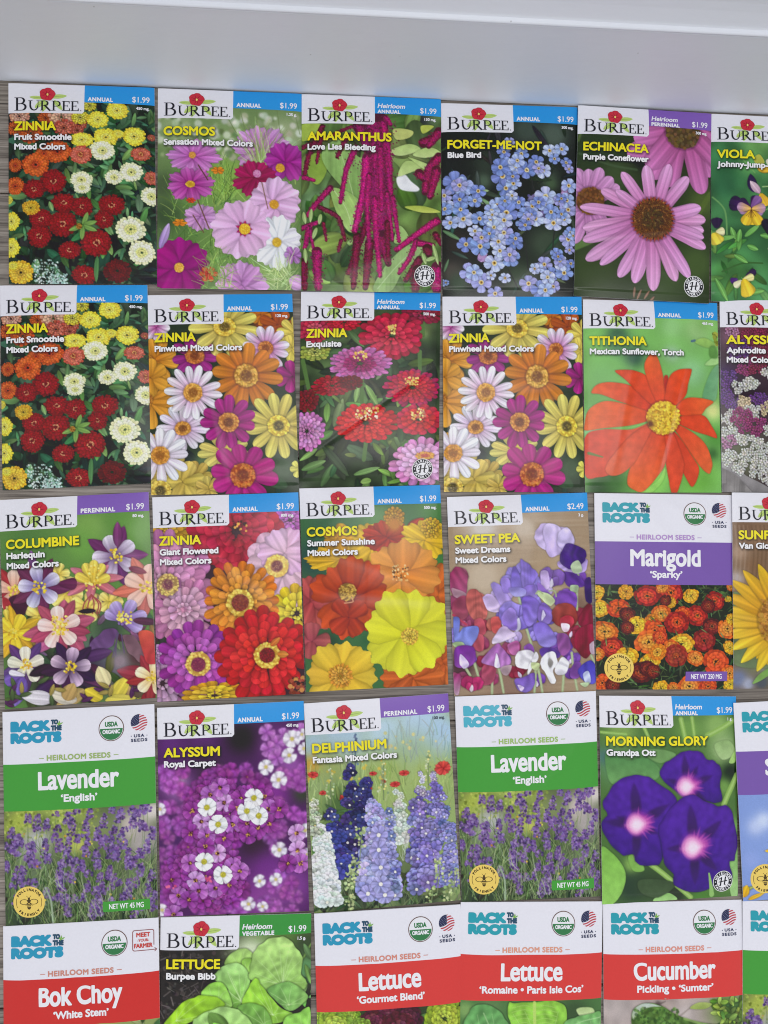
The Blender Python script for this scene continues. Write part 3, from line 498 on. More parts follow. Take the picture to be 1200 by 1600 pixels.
def art_aphrodite():
    A = Art([(108, 60), (1098, 89), (1126, 1537), (125, 1525)], '3c2a34', 22)
    A.blobs([(200, 350, 90, '7a5a6c'), (350, 330, 150, '6a3038'), (430, 450, 120, '70283c'), (150, 650, 90, '3c2450'), (300, 800, 150, '30242c'), (200, 1050, 120, '5a5048'), (300, 1250, 200, '5c6048')]); A.blur(8)
    A.poly([(125, 1240), (300, 1400), (500, 1500), (1100, 1536), (125, 1526)], 'a8a4a4', '7c7878', smooth=False); A.poly([(125, 1340), (230, 1400), (360, 1530), (125, 1526)], '6c6866', '8a8684', streak=.08, smooth=False)
    D = {'w': ('b8b8a8', 'e2e2de'), 'v': ('4a2868', '7a4a98'), 'm': ('7c2858', 'a84a80'), 'r': ('6c2038', '983858'), 'c': ('b8a480', 'dcc8a4'), 'p': ('9a5c84', 'c890b4')}
    for x, y, r, k in [(200, 330, 50, 'p'), (340, 380, 90, 'r'), (430, 330, 90, 'r'), (260, 470, 90, 'v'), (430, 500, 80, 'r'), (150, 660, 70, 'v'), (300, 590, 70, 'm'), (370, 600, 50, 'r'), (150, 800, 60, 'v'), (200, 850, 70, 'v'), (470, 640, 60, 'w'), (260, 730, 60, 'w'), (340, 700, 50, 'w'), (400, 850, 80, 'v'), (280, 850, 50, 'c'), (460, 900, 60, 'c'), (170, 950, 70, 'w'), (340, 930, 60, 'w'), (260, 960, 70, 'm'), (330, 1050, 90, 'm'), (420, 1020, 50, 'm'), (170, 1080, 60, 'w'), (180, 1140, 60, 'p'), (470, 1060, 40, 'w'), (340, 1150, 60, 'w'), (260, 1130, 40, 'w'), (440, 1180, 60, 'w'), (180, 1270, 60, 'w'), (300, 1260, 60, 'w'), (400, 1280, 60, 'w'), (260, 1340, 55, 'w'), (380, 1370, 55, 'w'), (460, 1330, 60, 'w'), (470, 1430, 40, 'w')]:
        umbel(A, x, y, r, D[k], int(r*.36), '5c5430' if k != 'w' else '98a060', 18)
    return A.done(mirror=.36)
def columb(A, x, y, r, sep, pet, rot=0, eye='e0c038', q=1, inner='50305c'):
    r = r*1.22
    for i in range(5): A.petal(x, y, rot+36+72*i, r*1.45, r*.62, jit(A.rs, sep, .1), jit(A.rs, sep, .12), 'o', q=q, edge=.25, sh=.5)
    for i in range(5): A.petal(x, y, rot+72*i, r*1.02, r*.8, inner, jit(A.rs, pet, .04), 'd', q=q, edge=.06, sh=.6, g=.75)
    rs = A.rs
    for i in range(26):
        t = rs.rand()*6.28; l = r*.33*math.sqrt(rs.rand()); A.dots(1, x+l*math.cos(t)-2, y+l*math.sin(t)-2, x+l*math.cos(t)+2, y+l*math.sin(t)+2, r*.04, r*.07, [eye, 'ecd860', 'c8a028'])
def art_columbine():
    A = Art([(3, 100), (1065, 42), (1125, 1505), (48, 1585)], '5c8440', 23)
    A.blobs([(650, 300, 140, '78a04c'), (200, 400, 150, '50783c'), (900, 250, 120, '5c8c3c'), (1000, 300, 130, '6a9848'), (600, 420, 120, '6a9a44'), (100, 600, 100, '44683a'), (950, 850, 110, '64903c'), (300, 1000, 150, '3c5c34'), (700, 1200, 200, '5a6c60'), (850, 1300, 140, '6c707c'), (100, 1450, 110, '486c34'), (500, 1500, 100, '5c5030')]); A.blur(14); A.frilly(.06, .05)
    Y, Yp = 'd8b838', 'ecd860'
    A.blobs([(300, 1250, 170, '2c3028'), (650, 1350, 150, '38283c'), (150, 1150, 110, '4a5030'), (500, 900, 110, '4c4430'), (800, 1000, 120, '3c4c3c'), (1000, 1200, 110, '503438'), (950, 1450, 130, '5c4c3c'), (350, 1480, 110, '2c2028')]); A.fol(70, ['3c4c30', '4c2c40', '5c6c3c', '2c2830', '6c5070', '8c7c48'], 150, 40, 800, 1110, 1560, .5, soft=3)
    for x, y, r in [(500, 760, 120), (640, 860, 120), (300, 920, 110), (800, 820, 90), (440, 620, 80)]: A.flower(x, y, r, 5, 'd4b844', 'ecdc84', 'd', 1.1, sh=.4)
    A.petal(265, 640, -95, 190, 90, '6c3c70', '8a5c98', 'p')
    columb(A, 120, 740, 120, '9c3038', 'e8c8b8', -90, inner='d89070'); A.poly([(80, 790), (200, 770), (220, 850), (180, 930), (110, 900)], '4a1c38', '3a142c'); A.poly([(30, 800), (80, 800), (120, 890), (200, 930), (60, 920)], 'a02c34', 'b83c40'); A.petal(60, 850, 60, 80, 60, 'e0b868', 'ecd8b0', 'd')
    columb(A, 835, 500, 130, '6a2c60', 'e4dce8', -108); A.petal(850, 430, -88, 180, 95, '6a2c60', '884078', 'p')
    for a, l in [(-40, 150), (0, 220), (35, 230), (150, 210), (-150, 180), (180, 150), (100, 160)]: A.petal(680, 660, a, l, 95, 'c06060', 'cc7c90', 'p')
    for a, l in [(-110, 160), (-60, 160), (-20, 130), (-150, 140), (-85, 170)]: A.petal(680, 690, a, l, 90, 'd8b43c', 'ecd860', 'd')
    A.dots(40, 630, 560, 740, 740, 5, 9, ['e8d060', 'd8b038', 'f0e080'])
    for x in (620, 650, 690, 720, 735): A.line([(670, 770), (x, 830), (x-10, 900)], 9, '9c4848')
    columb(A, 305, 715, 125, '682c50', 'dcd8e6', -100, inner='4c3880'); A.petal(440, 690, 5, 130, 110, '5c2048', '6c2c50', 'd')
    columb(A, 1060, 720, 140, 'c87060', 'ecc8b8', -150, eye='e8c040', inner='e0a890'); A.petal(930, 580, 20, 130, 70, '742c48', '8c3c50', 'p')
    columb(A, 120, 1040, 115, 'd0a030', 'ecd440', 10, inner='e0c030'); A.petal(70, 950, -100, 80, 60, Y, Yp, 'd')
    A.flower(880, 960, 30, 5, '6a4488', '8c70b0'); A.petal(700, 880, 180, 120, 50, '301830', '241024', 'p')
    for a, l in [(-150, 140), (-115, 150), (-60, 160), (-10, 170), (30, 150)]: A.petal(890, 950, a, l, 110, '6c4c94', 'c0b0dc', 'd', edge=.12)
    A.petal(960, 950, 10, 180, 80, '5c2c48', '4a1c38', 'p'); A.dots(36, 850, 890, 950, 980, 5, 10, ['e4cc48', 'd4b030', 'ecdc78'])
    A.poly([(660, 1120), (760, 1020), (850, 1020), (820, 1120), (700, 1180)], '5c3c68', '6c4c7c'); A.poly([(890, 1060), (960, 1060), (1030, 1150), (1030, 1250), (930, 1180)], '6c4c58', '7c5c64')
    for p in ([(850, 1040), (840, 1200)], [(880, 1050), (900, 1180)], [(860, 1040), (820, 1210)]): A.line(p, 9, '584868')
    for a, l, w in [(-85, 190, 110), (-10, 230, 110), (170, 290, 105), (140, 280, 120), (55, 260, 100), (35, 200, 100)]: A.petal(470, 990, a, l, w, 'a04058', 'b85c78' if a != 140 else 'c870a8', 'o', edge=.2)
    columb(A, 445, 1000, 125, 'a84860', 'ead4ce', -95, inner='e0b0a0'); A.dots(60, 390, 920, 510, 1050, 5, 9, ['e8d060', 'd8b038', 'f0e080'])
    columb(A, 205, 1270, 110, '5a3c74', 'e0dccc', -90, eye='d8a838', inner='d8d0b0'); A.petal(190, 1330, 160, 150, 120, '6c50a0', '7c60b4', 'd'); A.petal(190, 1350, 110, 220, 110, '6c50a0', '8870c0', 'o'); A.petal(200, 1340, 195, 120, 60, 'dcd4e0', 'e8e4ec', 'd')
    A.petal(390, 1270, 160, 170, 110, '3c1838', '2c1028', 'p'); A.petal(420, 1380, 150, 190, 130, '44204c', '3c2c54', 'p'); A.petal(600, 1220, -10, 220, 130, '4a2858', '5c3c68', 'p'); A.petal(560, 1330, 25, 280, 90, '5a2c50', '6c3c64', 'p'); A.petal(430, 1400, 95, 140, 80, '401434', '501c3c', 'p')
    columb(A, 520, 1285, 118, '3c1c40', 'd8bcd4', -78, inner='2c1838')
    for x, y, a, l, c in [(400, 1510, 190, 230, 'e0dce0'), (620, 1440, 150, 250, 'c8a868'), (740, 1510, 215, 140, 'e4cc40'), (820, 1510, -55, 190, 'e8d450'), (760, 1520, 10, 290, 'ecd860'), (560, 1520, 200, 200, 'e0d8c0'), (780, 1420, -110, 160, 'e8dca8'), (480, 1520, -60, 140, 'c0a060')]: A.petal(x, y, a, l, 110, jit(A.rs, c, .05)*.88, c, 'o', edge=.15)
    for i in range(26): A.petal(A.rs.uniform(60, 1100), A.rs.uniform(1390, 1600), A.rs.uniform(180, 360), 90, 34, *[('3c4c30', '5c7040'), ('4a2448', '5c3460'), ('8c7c40', 'b09c54')][i % 3], 'o', sh=.5)
    A.petal(1090, 1350, 195, 250, 120, '8c2838', 'a03c48', 'o'); A.petal(1110, 1470, 150, 120, 90, '9c2830', '982c34', 'o'); columb(A, 1095, 1360, 105, '9c3038', 'ece0c4', -150, inner='d8b060')
    A.poly([(1000, 1040), (1100, 1050), (1118, 1250), (1050, 1240)], 'c8503c', 'a83038'); A.blobs([(870, 1240, 60, '8c7c84')])
    return A.done()
def art_giant():
    A = Art([(42, 82), (1112, 45), (1160, 1520), (78, 1580)], '3c2830', 24)
    A.fol(12, ['34402c', '2c3428'], 160, 60, 900, 1150, 1560, .5)
    A.pom(160, 340, 150, ['b88c28', 'd0a838'], q=.8); A.pom(1050, 250, 170, ['a84ca8', 'b864b4'], q=.7)
    A.pom(660, 330, 330, ['a41c38', 'b82c44', 'b02840', 'a02038'], q=.92, n=16, rings=6, sh=.45); A.dots(20, 640, 260, 740, 330, 6, 12, ['3c1c20', 'd8a048', '5c2028'])
    A.pom(130, 720, 340, ['b06c98', 'c484a8', 'cc90b0', 'd0a0b8'], q=1.1, n=22, rings=6, sh=.4); A.pom(280, 900, 230, ['b8749c', 'd09cb8', 'd4a4bc'], n=18, rings=4, sh=.4); A.disc(160, 720, 82, '9c7c50', 'dcc470', '6a3450')
    A.flower(1000, 590, 300, 11, 'd8b8c4', 'dcb0c8', 'd', 1.5, lay=2, q=1, streak=.05, rot=12); A.flower(1010, 480, 190, 6, 'd8b0c4', 'd4a8cc', 'w', 1.2); A.disc(955, 585, 85, 'd8b458', 'ecd070', '5a1830')
    A.pom(1100, 930, 190, ['d0b020', 'e0c838', 'e8d450'], q=1.1)
    A.pom(700, 830, 275, ['c06c20', 'd48830', 'd88c34', 'd89040'], n=20, rings=5, sh=.45, q=1.02, wf=1.3); A.disc(690, 850, 98, 'c09838', 'e8cc60', '7c3424'); A.disc(690, 850, 62, '74302a', '8c4430')
    A.pom(120, 1440, 190, ['8c5c80', 'b88cac', 'c49cb8'], q=1.1, n=14, rings=4); A.pom(60, 1240, 80, ['b080b0', 'c898c4'])
    A.pom(370, 1260, 270, ['883088', 'a448a0', 'b45cb0', 'ac54a4'], q=.98, n=18, rings=5, sh=.5, wf=1.4); A.petal(400, 1360, 88, 190, 110, '9c3490', 'a440a0'); A.disc(385, 1295, 90, 'bc9040', 'e8cc68', '7c2844'); A.disc(385, 1300, 52, '742c48', '8c3c50')
    A.pom(500, 1530, 230, ['c08c20', 'dcb430', 'e8cc38'], q=.45, n=16)
    A.pom(860, 1230, 330, ['a81420', 'c0222a', 'cc2e2c', 'c82a28', 'cc3c2c'], n=20, rings=6, sh=.5, q=1.02); A.disc(885, 1235, 96, 'c09030', 'ecd060', '641018'); A.disc(885, 1232, 55, '641420', '8c2028'); A.petal(960, 1225, 5, 80, 55, 'c07028', 'd89040'); A.petal(910, 1165, -40, 90, 45, 'c06428', 'd88438')
    A.dots(60, 1050, 1400, 1150, 1520, 8, 18, ['7c3028', 'a04c38', 'c08848', '3c2428'])
    return A.done()
def art_sunshine():
    A = Art([(37, 65), (1068, 38), (1130, 1500), (88, 1555)], '3f6a40', 25)
    A.blobs([(600, 280, 120, '5c8450'), (1000, 220, 110, '4c7c40'), (200, 300, 120, '3c6444'), (150, 580, 150, '2c4c44'), (250, 1200, 110, '2c4834'), (540, 1170, 60, '34603c'), (680, 530, 60, '5c9c54'), (1040, 620, 60, '3c7c38'), (120, 900, 120, '8c3c48')]); A.blur(12)
    A.flower(350, 580, 270, 8, 'd0a024', 'dcb430', 'w', 1.1, q=.42, rot=10, soft=4); A.flower(560, 470, 160, 5, 'd8a828', 'dcb430', 'w', 1.1, soft=6); A.flower(320, 430, 110, 5, 'c08820', 'd09a28', soft=8)
    A.flower(680, 420, 190, 7, '942820', 'b03a24', 'w', 1.1, q=.7, soft=5); A.petal(820, 380, -35, 160, 80, '9c2c20', 'b43c28', soft=5); A.pom(730, 280, 75, ['b08428', 'c89c34'], soft=4); A.blobs([(730, 330, 60, 'b87830')])
    A.flower(960, 440, 200, 7, 'd0a424', 'dcb828', 'w', 1.1, q=.75, soft=4, rot=15); A.pom(1005, 355, 75, ['c09828', 'd8b030'], soft=3)
    A.flower(1040, 850, 250, 6, 'c05c20', 'c8682c', 'w', 1.2, soft=5); A.flower(1090, 1330, 200, 6, 'bc5828', 'cc6c34', 'w', 1.2, soft=5); A.flower(860, 1440, 230, 8, 'b85828', 'c46430', 'w', 1.2, soft=5); A.dots(40, 800, 1360, 900, 1420, 5, 9, ['8c5840', 'c08c60', '6a3828'])
    A.flower(130, 900, 210, 6, '9c3c40', 'b45850', 'w', 1.15, soft=6); A.flower(130, 1180, 130, 4, '98404c', 'ac5858', soft=8)
    A.flower(800, 690, 290, 7, 'd8822c', 'dc9440', 'w', 1.25, soft=2, rot=14, streak=.04, q=.85); A.dots(60, 720, 620, 830, 740, 5, 8, ['7c5428', 'e4c488', 'd8a860', '50381c'])
    A.flower(415, 850, 280, 8, '902c18', 'cc5028', 'w', 1.2, rot=8, streak=.04, q=1.05, jt=.2); A.flower(400, 1000, 150, 4, '9c3020', 'b03c24', 'd', 1, rot=50); A.disc(390, 820, 64, '7c5c28', 'c8a048'); A.line([(370, 900), (430, 890), (420, 860)], 8, 'd09870')
    A.flower(350, 1430, 270, 8, 'd8ac30', 'dfbc40', 'w', 1.25, rot=5, streak=.025, q=.95); A.pom(340, 1430, 85, ['c88830', 'd8a040', 'c08030'], n=20, sh=.3, rings=4)
    A.flower(830, 1110, 325, 8, 'ccca24', 'd8d83c', 'w', 1.3, rot=12, streak=.025, edge=.16); A.pom(845, 1140, 62, ['d8b040', 'e0c048', 'd0a840'], n=14, sh=.25, rings=4)
    return A.done()
def pea(A, x, y, r, c0, c1, rot=0, keel='d8c8e8', kind=0):
    a = math.radians(rot); f = lambda u, v: (x+(u*math.cos(a)-v*math.sin(a))*r, y+(u*math.sin(a)+v*math.cos(a))*r)
    A.poly([f(-.1, .5), f(-.85, .25), f(-.95, -.4), f(-.5, -.8), f(0, -.65), f(.5, -.8), f(.95, -.35), f(.8, .3), f(.15, .5)], c0, c1, ang=-90+rot, edge=.2, streak=.04, sh=.6)
    A.line([f(0, -.6), f(0, .3)], r*.05, np.array(hx(c0))*.7, .7)
    A.poly([f(0, .6), f(-.5, .35), f(-.42, -.15), f(-.1, -.1), f(.1, .2)], np.clip(np.array(hx(c1))*1.1, 0, 1), c1, edge=.15); A.poly([f(0, .6), f(.5, .35), f(.4, -.2), f(.08, -.08), f(-.05, .2)], c1, np.clip(np.array(hx(c0))*1.05, 0, 1), edge=.15)
    A.poly([f(0, .68), f(-.18, .4), f(0, -.02), f(.18, .4)], keel, np.array(hx(keel))*.9, edge=.1)
def art_sweetpea():
    A = Art([(37, 82), (1085, 48), (1155, 1530), (92, 1570)], 'a08a70', 26)
    rs = A.rs
    for i in range(150):
        y = rs.uniform(180, 1560); x = rs.uniform(0, 1000); A.line([(x, y), (x+rs.uniform(100, 350), y+rs.uniform(-20, 12)), (x+rs.uniform(400, 700), y+rs.uniform(-40, 10))], rs.uniform(4, 18), ['b49c80', 'c0ac94', '8c7458', '957c60', 'ac9478', 'c8b8a4'][rs.randint(6)], .35, .5, 5)
    A.blobs([(300, 310, 110, 'c0b8b0'), (600, 300, 100, 'b8a894'), (300, 680, 150, 'baa890'), (800, 600, 120, 'a48c6c'), (500, 1450, 200, '8c7060'), (700, 1300, 200, '86705c'), (150, 1350, 110, '50343a'), (300, 1100, 130, '9c6c60'), (1000, 900, 120, '7c6454')]); A.blur(4); A.frilly(.1, .03)
    Cr, Co, Vi, Li, Pu, Re = ('7c2448', 'a04c70'), ('a04840', 'bc6c60'), ('6450b0', '9080cc'), ('a890cc', 'c8b4e0'), ('5c3088', '7c50ac'), ('741c30', '983048')
    for x, y, r, k in [(120, 690, 85, Cr), (120, 880, 85, Cr), (245, 880, 95, Co), (270, 1050, 80, Re), (180, 1010, 70, Cr), (270, 1180, 80, Cr), (330, 1300, 75, Re), (340, 1430, 80, Cr), (400, 1030, 75, Co), (510, 1210, 75, Cr), (440, 1300, 70, Pu), (570, 660, 105, Vi), (640, 730, 95, Vi), (500, 740, 85, Vi), (440, 820, 85, Li), (370, 880, 75, Li), (640, 860, 90, Vi), (470, 990, 85, Vi), (760, 980, 85, Vi), (690, 1100, 80, Vi), (770, 1130, 95, Vi), (890, 1180, 80, Pu), (900, 840, 85, Pu), (760, 790, 60, Li), (900, 970, 100, Re), (1070, 960, 90, Re), (1060, 1150, 105, Re), (960, 1080, 70, Re), (1000, 690, 80, Pu), (960, 1280, 70, Pu), (820, 1230, 80, Pu), (560, 1380, 75, Re), (700, 1450, 70, Pu), (170, 1280, 85, Pu), (110, 1130, 80, Vi), (130, 1440, 70, Cr), (980, 1390, 70, Pu), (1090, 1390, 75, Vi), (520, 1130, 70, Li)]:
        pea(A, x, y, r, *k, A.rs.uniform(-35, 35), [k[1], 'd8cce4'][A.rs.randint(2)])
    for p in ([(1010, 640), (1000, 780), (1000, 920)], [(560, 820), (580, 890)], [(620, 1060), (680, 1250)], [(420, 1360), (460, 1540)], [(240, 1320), (270, 1420)], [(180, 1360), (210, 1410)], [(690, 1350), (690, 1540)], [(710, 1360), (750, 1540)], [(900, 1400), (900, 1530)], [(960, 1240), (970, 1330)], [(980, 1400), (1010, 1520)], [(1100, 1240), (1140, 1320)], [(370, 1450), (375, 1550)]): A.line(p, 20, '9cac80', 1, .9); A.line(p, 7, 'b8c49c', .8)
    A.poly([(680, 360), (730, 290), (800, 280), (850, 310), (930, 310), (985, 400), (960, 480), (860, 510), (800, 525), (760, 480), (700, 440)], 'b8a4d0', 'c8b8e0', edge=.14); A.poly([(750, 300), (850, 290), (890, 380), (870, 500), (790, 525), (760, 440)], 'c8b8e0', 'b8a4d4', edge=.15); A.poly([(870, 340), (930, 310), (980, 410), (900, 480), (850, 420)], 'ccc0e4', 'b8a8d8', edge=.14)
    A.poly([(860, 560), (880, 620), (980, 650), (1060, 640), (1085, 580), (1060, 540)], '9c84c0', 'b4a0d4'); A.poly([(940, 425), (1060, 480), (1070, 540), (1020, 590), (940, 620), (870, 560), (890, 480)], '46247c', '3a1c6a', ang=40, edge=.2, streak=.04); A.poly([(980, 560), (1020, 560), (1040, 630), (980, 650), (950, 600)], '98a888', 'b4c4a0')
    A.poly([(890, 640), (1000, 660), (1060, 720), (1040, 750), (930, 745)], '4a2878', '5c3490'); A.poly([(1060, 710), (1110, 690), (1120, 860), (1070, 850)], '40206c', '2c1450'); A.poly([(950, 740), (1010, 740), (1000, 790), (950, 780)], '98ac88')
    pea(A, 810, 690, 100, '5a3480', '7c5aac', 10, 'd8d0e4'); A.poly([(725, 640), (780, 640), (790, 750), (740, 770)], 'a890c0', 'c4b0d8'); A.poly([(700, 720), (760, 760), (800, 820), (720, 820)], '7c5aac'); A.poly([(840, 850), (870, 780), (980, 790), (1000, 880), (960, 920), (860, 900)], '6c3c9c', '7c50ac')
    A.poly([(70, 640), (120, 600), (180, 650), (190, 720), (170, 830), (90, 820), (60, 730)], '8c2c54', 'a8507c', edge=.2); A.poly([(80, 760), (180, 800), (150, 840), (90, 820)], 'a88090'); A.poly([(100, 850), (180, 820), (190, 960), (130, 1000), (80, 930)], '84304c', '98485c'); A.poly([(185, 790), (250, 770), (310, 850), (330, 970), (250, 1000), (190, 930)], 'a84c48', 'b86058', edge=.15, streak=.06)
    A.poly([(240, 1000), (300, 990), (320, 1090), (250, 1110)], 'b04858'); A.poly([(360, 980), (430, 980), (420, 1090), (370, 1080)], 'b44a48'); A.poly([(230, 1110), (300, 1110), (300, 1220), (240, 1210)], 'a84858'); A.poly([(300, 1340), (390, 1320), (380, 1450), (300, 1480)], '9c4058', 'a85068'); A.line([(85, 960), (180, 1030)], 14, 'b43c54')
    A.poly([(300, 830), (350, 800), (400, 840), (455, 905), (400, 935), (330, 920)], 'b49ccc', 'd0bce0'); A.poly([(360, 740), (400, 720), (480, 800), (515, 860), (490, 900), (430, 890)], '8c78c4', 'b098d4', edge=.15)
    A.poly([(575, 540), (640, 590), (700, 640), (690, 690), (640, 780), (560, 760), (580, 640)], '7058b4', '8c78cc', edge=.2, streak=.05); A.poly([(525, 600), (560, 640), (590, 760), (540, 790), (470, 750), (500, 680)], '6048a8', '8474cc', edge=.2); A.poly([(430, 690), (490, 690), (500, 780), (450, 790)], '8870c0'); A.poly([(620, 740), (690, 740), (700, 820), (640, 830), (560, 800)], '7a60b8', '9480cc'); A.poly([(490, 760), (600, 760), (610, 810), (530, 820)], '7468b0', 'a09cd0')
    A.poly([(700, 790), (780, 800), (830, 850), (800, 890), (740, 850)], 'a8b888', 'c4d0a0'); A.line([(690, 800), (710, 780), (740, 800)], 12, 'a0b080'); A.line([(790, 780), (830, 780), (840, 820)], 10, '98a878')
    pea(A, 560, 980, 150, '6a54b0', '9484d0', 8, 'd8d4ec'); A.poly([(590, 830), (660, 820), (720, 880), (690, 1000), (620, 1040), (590, 940)], '6c50b4', '8c78cc', edge=.2, ang=60); A.poly([(440, 960), (500, 900), (540, 940), (550, 1060), (480, 1060), (440, 1020)], '9078c4', '7c60b4'); A.poly([(720, 880), (760, 870), (810, 930), (800, 1010), (740, 1030), (700, 980)], '7454b0', '9078c8', edge=.2); A.poly([(740, 920), (760, 960), (730, 1000)], 'd4cce8')
    A.poly([(670, 1030), (760, 1020), (840, 1120), (830, 1180), (760, 1200), (700, 1150)], '7058b4', '9488d0', edge=.2); A.poly([(850, 1100), (930, 1110), (950, 1200), (910, 1260), (860, 1230)], '7c4484', '8c5090')
    A.poly([(440, 1040), (380, 1120), (370, 1170), (460, 1150), (540, 1110), (490, 1060)], 'b49cc4', 'dcd0e4', edge=.15); A.poly([(480, 1180), (560, 1150), (560, 1240), (510, 1250)], 'a05088', 'b86ca0')
    A.poly([(810, 940), (850, 880), (940, 870), (1000, 940), (990, 1030), (900, 1050), (830, 1020)], '984038', '86302c', edge=.2); A.poly([(870, 990), (930, 960), (980, 1000), (940, 1060), (890, 1060)], 'a82c3c', 'b83c50'); A.poly([(880, 1020), (940, 1030), (930, 1080), (890, 1075)], 'e0c8d8')
    A.poly([(1010, 1000), (1060, 900), (1110, 890), (1125, 1050), (1040, 1050)], '741830', '88203c', edge=.2); A.poly([(975, 1130), (1020, 1060), (1125, 1030), (1140, 1180), (1080, 1280), (1010, 1240)], '8c1c3c', '781430', edge=.2, streak=.05); A.poly([(1100, 1180), (1140, 1160), (1140, 1250), (1105, 1240)], 'c0a8b8')
    A.poly([(90, 980), (130, 990), (130, 1090), (160, 1050), (260, 1040), (265, 1100), (210, 1200), (120, 1180), (90, 1120)], '6470c4', '8890d8', edge=.2); A.poly([(85, 1170), (150, 1160), (170, 1200), (100, 1200)], '98b080'); A.poly([(110, 1200), (230, 1200), (245, 1300), (190, 1350), (100, 1340)], '782c98', '8c48a4', edge=.2); A.poly([(140, 1250), (200, 1320), (170, 1360), (135, 1330)], 'd0c0e0')
    A.poly([(400, 1170), (450, 1210), (510, 1300), (450, 1345), (330, 1330), (295, 1290)], '9c5ca4', 'b47cbc', edge=.2); A.poly([(400, 1240), (425, 1340), (385, 1340)], 'd8cce4'); A.poly([(430, 1350), (510, 1330), (490, 1400), (450, 1400)], 'a89098')
    pea(A, 225, 1480, 85, '98245c', 'b83468', 5, 'e4d4dc'); A.poly([(95, 1420), (140, 1410), (130, 1550), (95, 1540)], '8c2c64', 'c0a0b4')
    A.poly([(720, 1210), (800, 1200), (870, 1240), (850, 1280), (740, 1270)], '4c3080', '5c3c90'); A.poly([(600, 1200), (650, 1170), (680, 1230), (640, 1260)], '8048a0')
    A.poly([(535, 1290), (560, 1230), (640, 1215), (690, 1260), (680, 1330), (620, 1360), (550, 1340)], 'd8d4dc', 'e8e6ea', edge=.12); A.poly([(690, 1230), (710, 1270), (690, 1310), (660, 1300)], 'e0dee4'); A.poly([(650, 1310), (670, 1340), (640, 1400), (630, 1390)], 'e4e4e6'); A.poly([(660, 1310), (720, 1320), (700, 1370), (660, 1350)], 'b4c08c')
    A.poly([(730, 1280), (790, 1230), (840, 1250), (850, 1330), (820, 1370), (845, 1450), (810, 1470), (770, 1400), (730, 1340)], 'dedce2', 'ecebee', edge=.12); A.poly([(850, 1320), (890, 1270), (940, 1310), (920, 1390), (860, 1405), (830, 1370)], 'e4e2e8', 'd8d6de', edge=.12); A.poly([(790, 1280), (820, 1310), (800, 1350), (780, 1320)], '8c8884')
    A.poly([(535, 1440), (600, 1420), (680, 1390), (680, 1500), (620, 1540), (560, 1510)], '7050a8', '8870c4', edge=.2); A.poly([(560, 1480), (610, 1500), (590, 1530)], 'c8b8dc')
    A.poly([(950, 1370), (990, 1310), (1030, 1320), (1020, 1420), (960, 1430)], '6c3c8c', '7c4898'); A.poly([(1020, 1350), (1100, 1300), (1145, 1340), (1148, 1460), (1080, 1470), (1020, 1410)], '4038a0', '5c54bc', edge=.2); A.poly([(1050, 1400), (1090, 1380), (1110, 1460), (1070, 1470)], 'b8c0e0'); A.poly([(1030, 1470), (1100, 1465), (1070, 1500)], 'a4b890')
    return A.done()
def art_marigold():
    A = Art([(60, 52), (1090, 68), (1100, 1520), (75, 1520)], '262c1c', 27)
    A.fol(330, ['3c5430', '2a3a24', '4c643a', '20281c', '5c7844'], 80, 60, 730, 1100, 1530, .25); A.grass(200, ['4c6438', '5c7844', '384c2c'], 80, 60, 760, 1100, 1530, 6, 60)
    R, O, Y, B, OO = ['7c1c18', 'a83024', 'c04028', 'cc5828'], ['b85420', 'd07830', 'd88838', 'dc9038'], ['c88c20', 'dca830', 'e4b838'], ['4a1a18', '6c2620', '843424', '985030'], ['a83c1c', 'c85024', 'd4642c']
    F = [(80, 800, 50, Y), (290, 795, 48, ['c48420', 'd89c30', 'd08c28']), (445, 825, 85, R), (620, 800, 80, R), (560, 760, 50, O), (770, 825, 55, ['c48420', 'd89c30', 'e0ac40']), (950, 865, 72, R), (1075, 760, 30, O), (1055, 850, 25, Y), (100, 920, 60, Y), (235, 915, 75, OO), (300, 965, 55, B), (615, 870, 40, Y), (580, 860, 40, B), (545, 955, 65, O), (480, 1000, 45, ['b06820', 'c88828']), (820, 970, 75, R), (705, 955, 55, OO), (665, 1020, 80, R), (930, 1050, 68, B), (370, 1040, 65, Y), (300, 1060, 45, B), (135, 1090, 90, O), (1050, 1070, 70, O), (500, 1080, 75, OO), (455, 1165, 90, O), (540, 1130, 50, OO), (870, 1155, 78, ['6c1c1c', '8c2c24', '983828']), (700, 1180, 85, Y), (630, 1210, 60, O), (185, 1205, 75, R), (660, 1265, 78, ['7c2820', '94382a', 'a04830']), (805, 1285, 58, O), (960, 1310, 85, OO), (295, 1280, 75, Y), (80, 1260, 50, O), (470, 1310, 70, Y), (520, 1240, 60, ['b06820', 'd09430']), (400, 1390, 80, B), (450, 1360, 60, B), (490, 1380, 50, B), (120, 1470, 70, OO), (200, 1485, 50, B), (770, 1495, 75, O), (910, 1495, 60, OO), (1070, 1400, 60, O), (1070, 1210, 50, Y), (560, 1510, 55, Y), (650, 1505, 40, O), (1080, 1480, 50, Y), (900, 900, 50, B), (1080, 1000, 40, Y)]
    for x, y, r, c in F: A.pom(x, y, r*1.1, [jit(A.rs, hx(k)*1.12, .06) for k in c], q=A.rs.uniform(.75, 1), qa=A.rs.uniform(-40, 40), n=11, rings=4, wf=1.8, sh=.4, edge=.22)
    A.fol(40, ['5c7844', '7c9458', '4c6438'], 50, 60, 760, 1100, 1500, .2)
    return A.done()
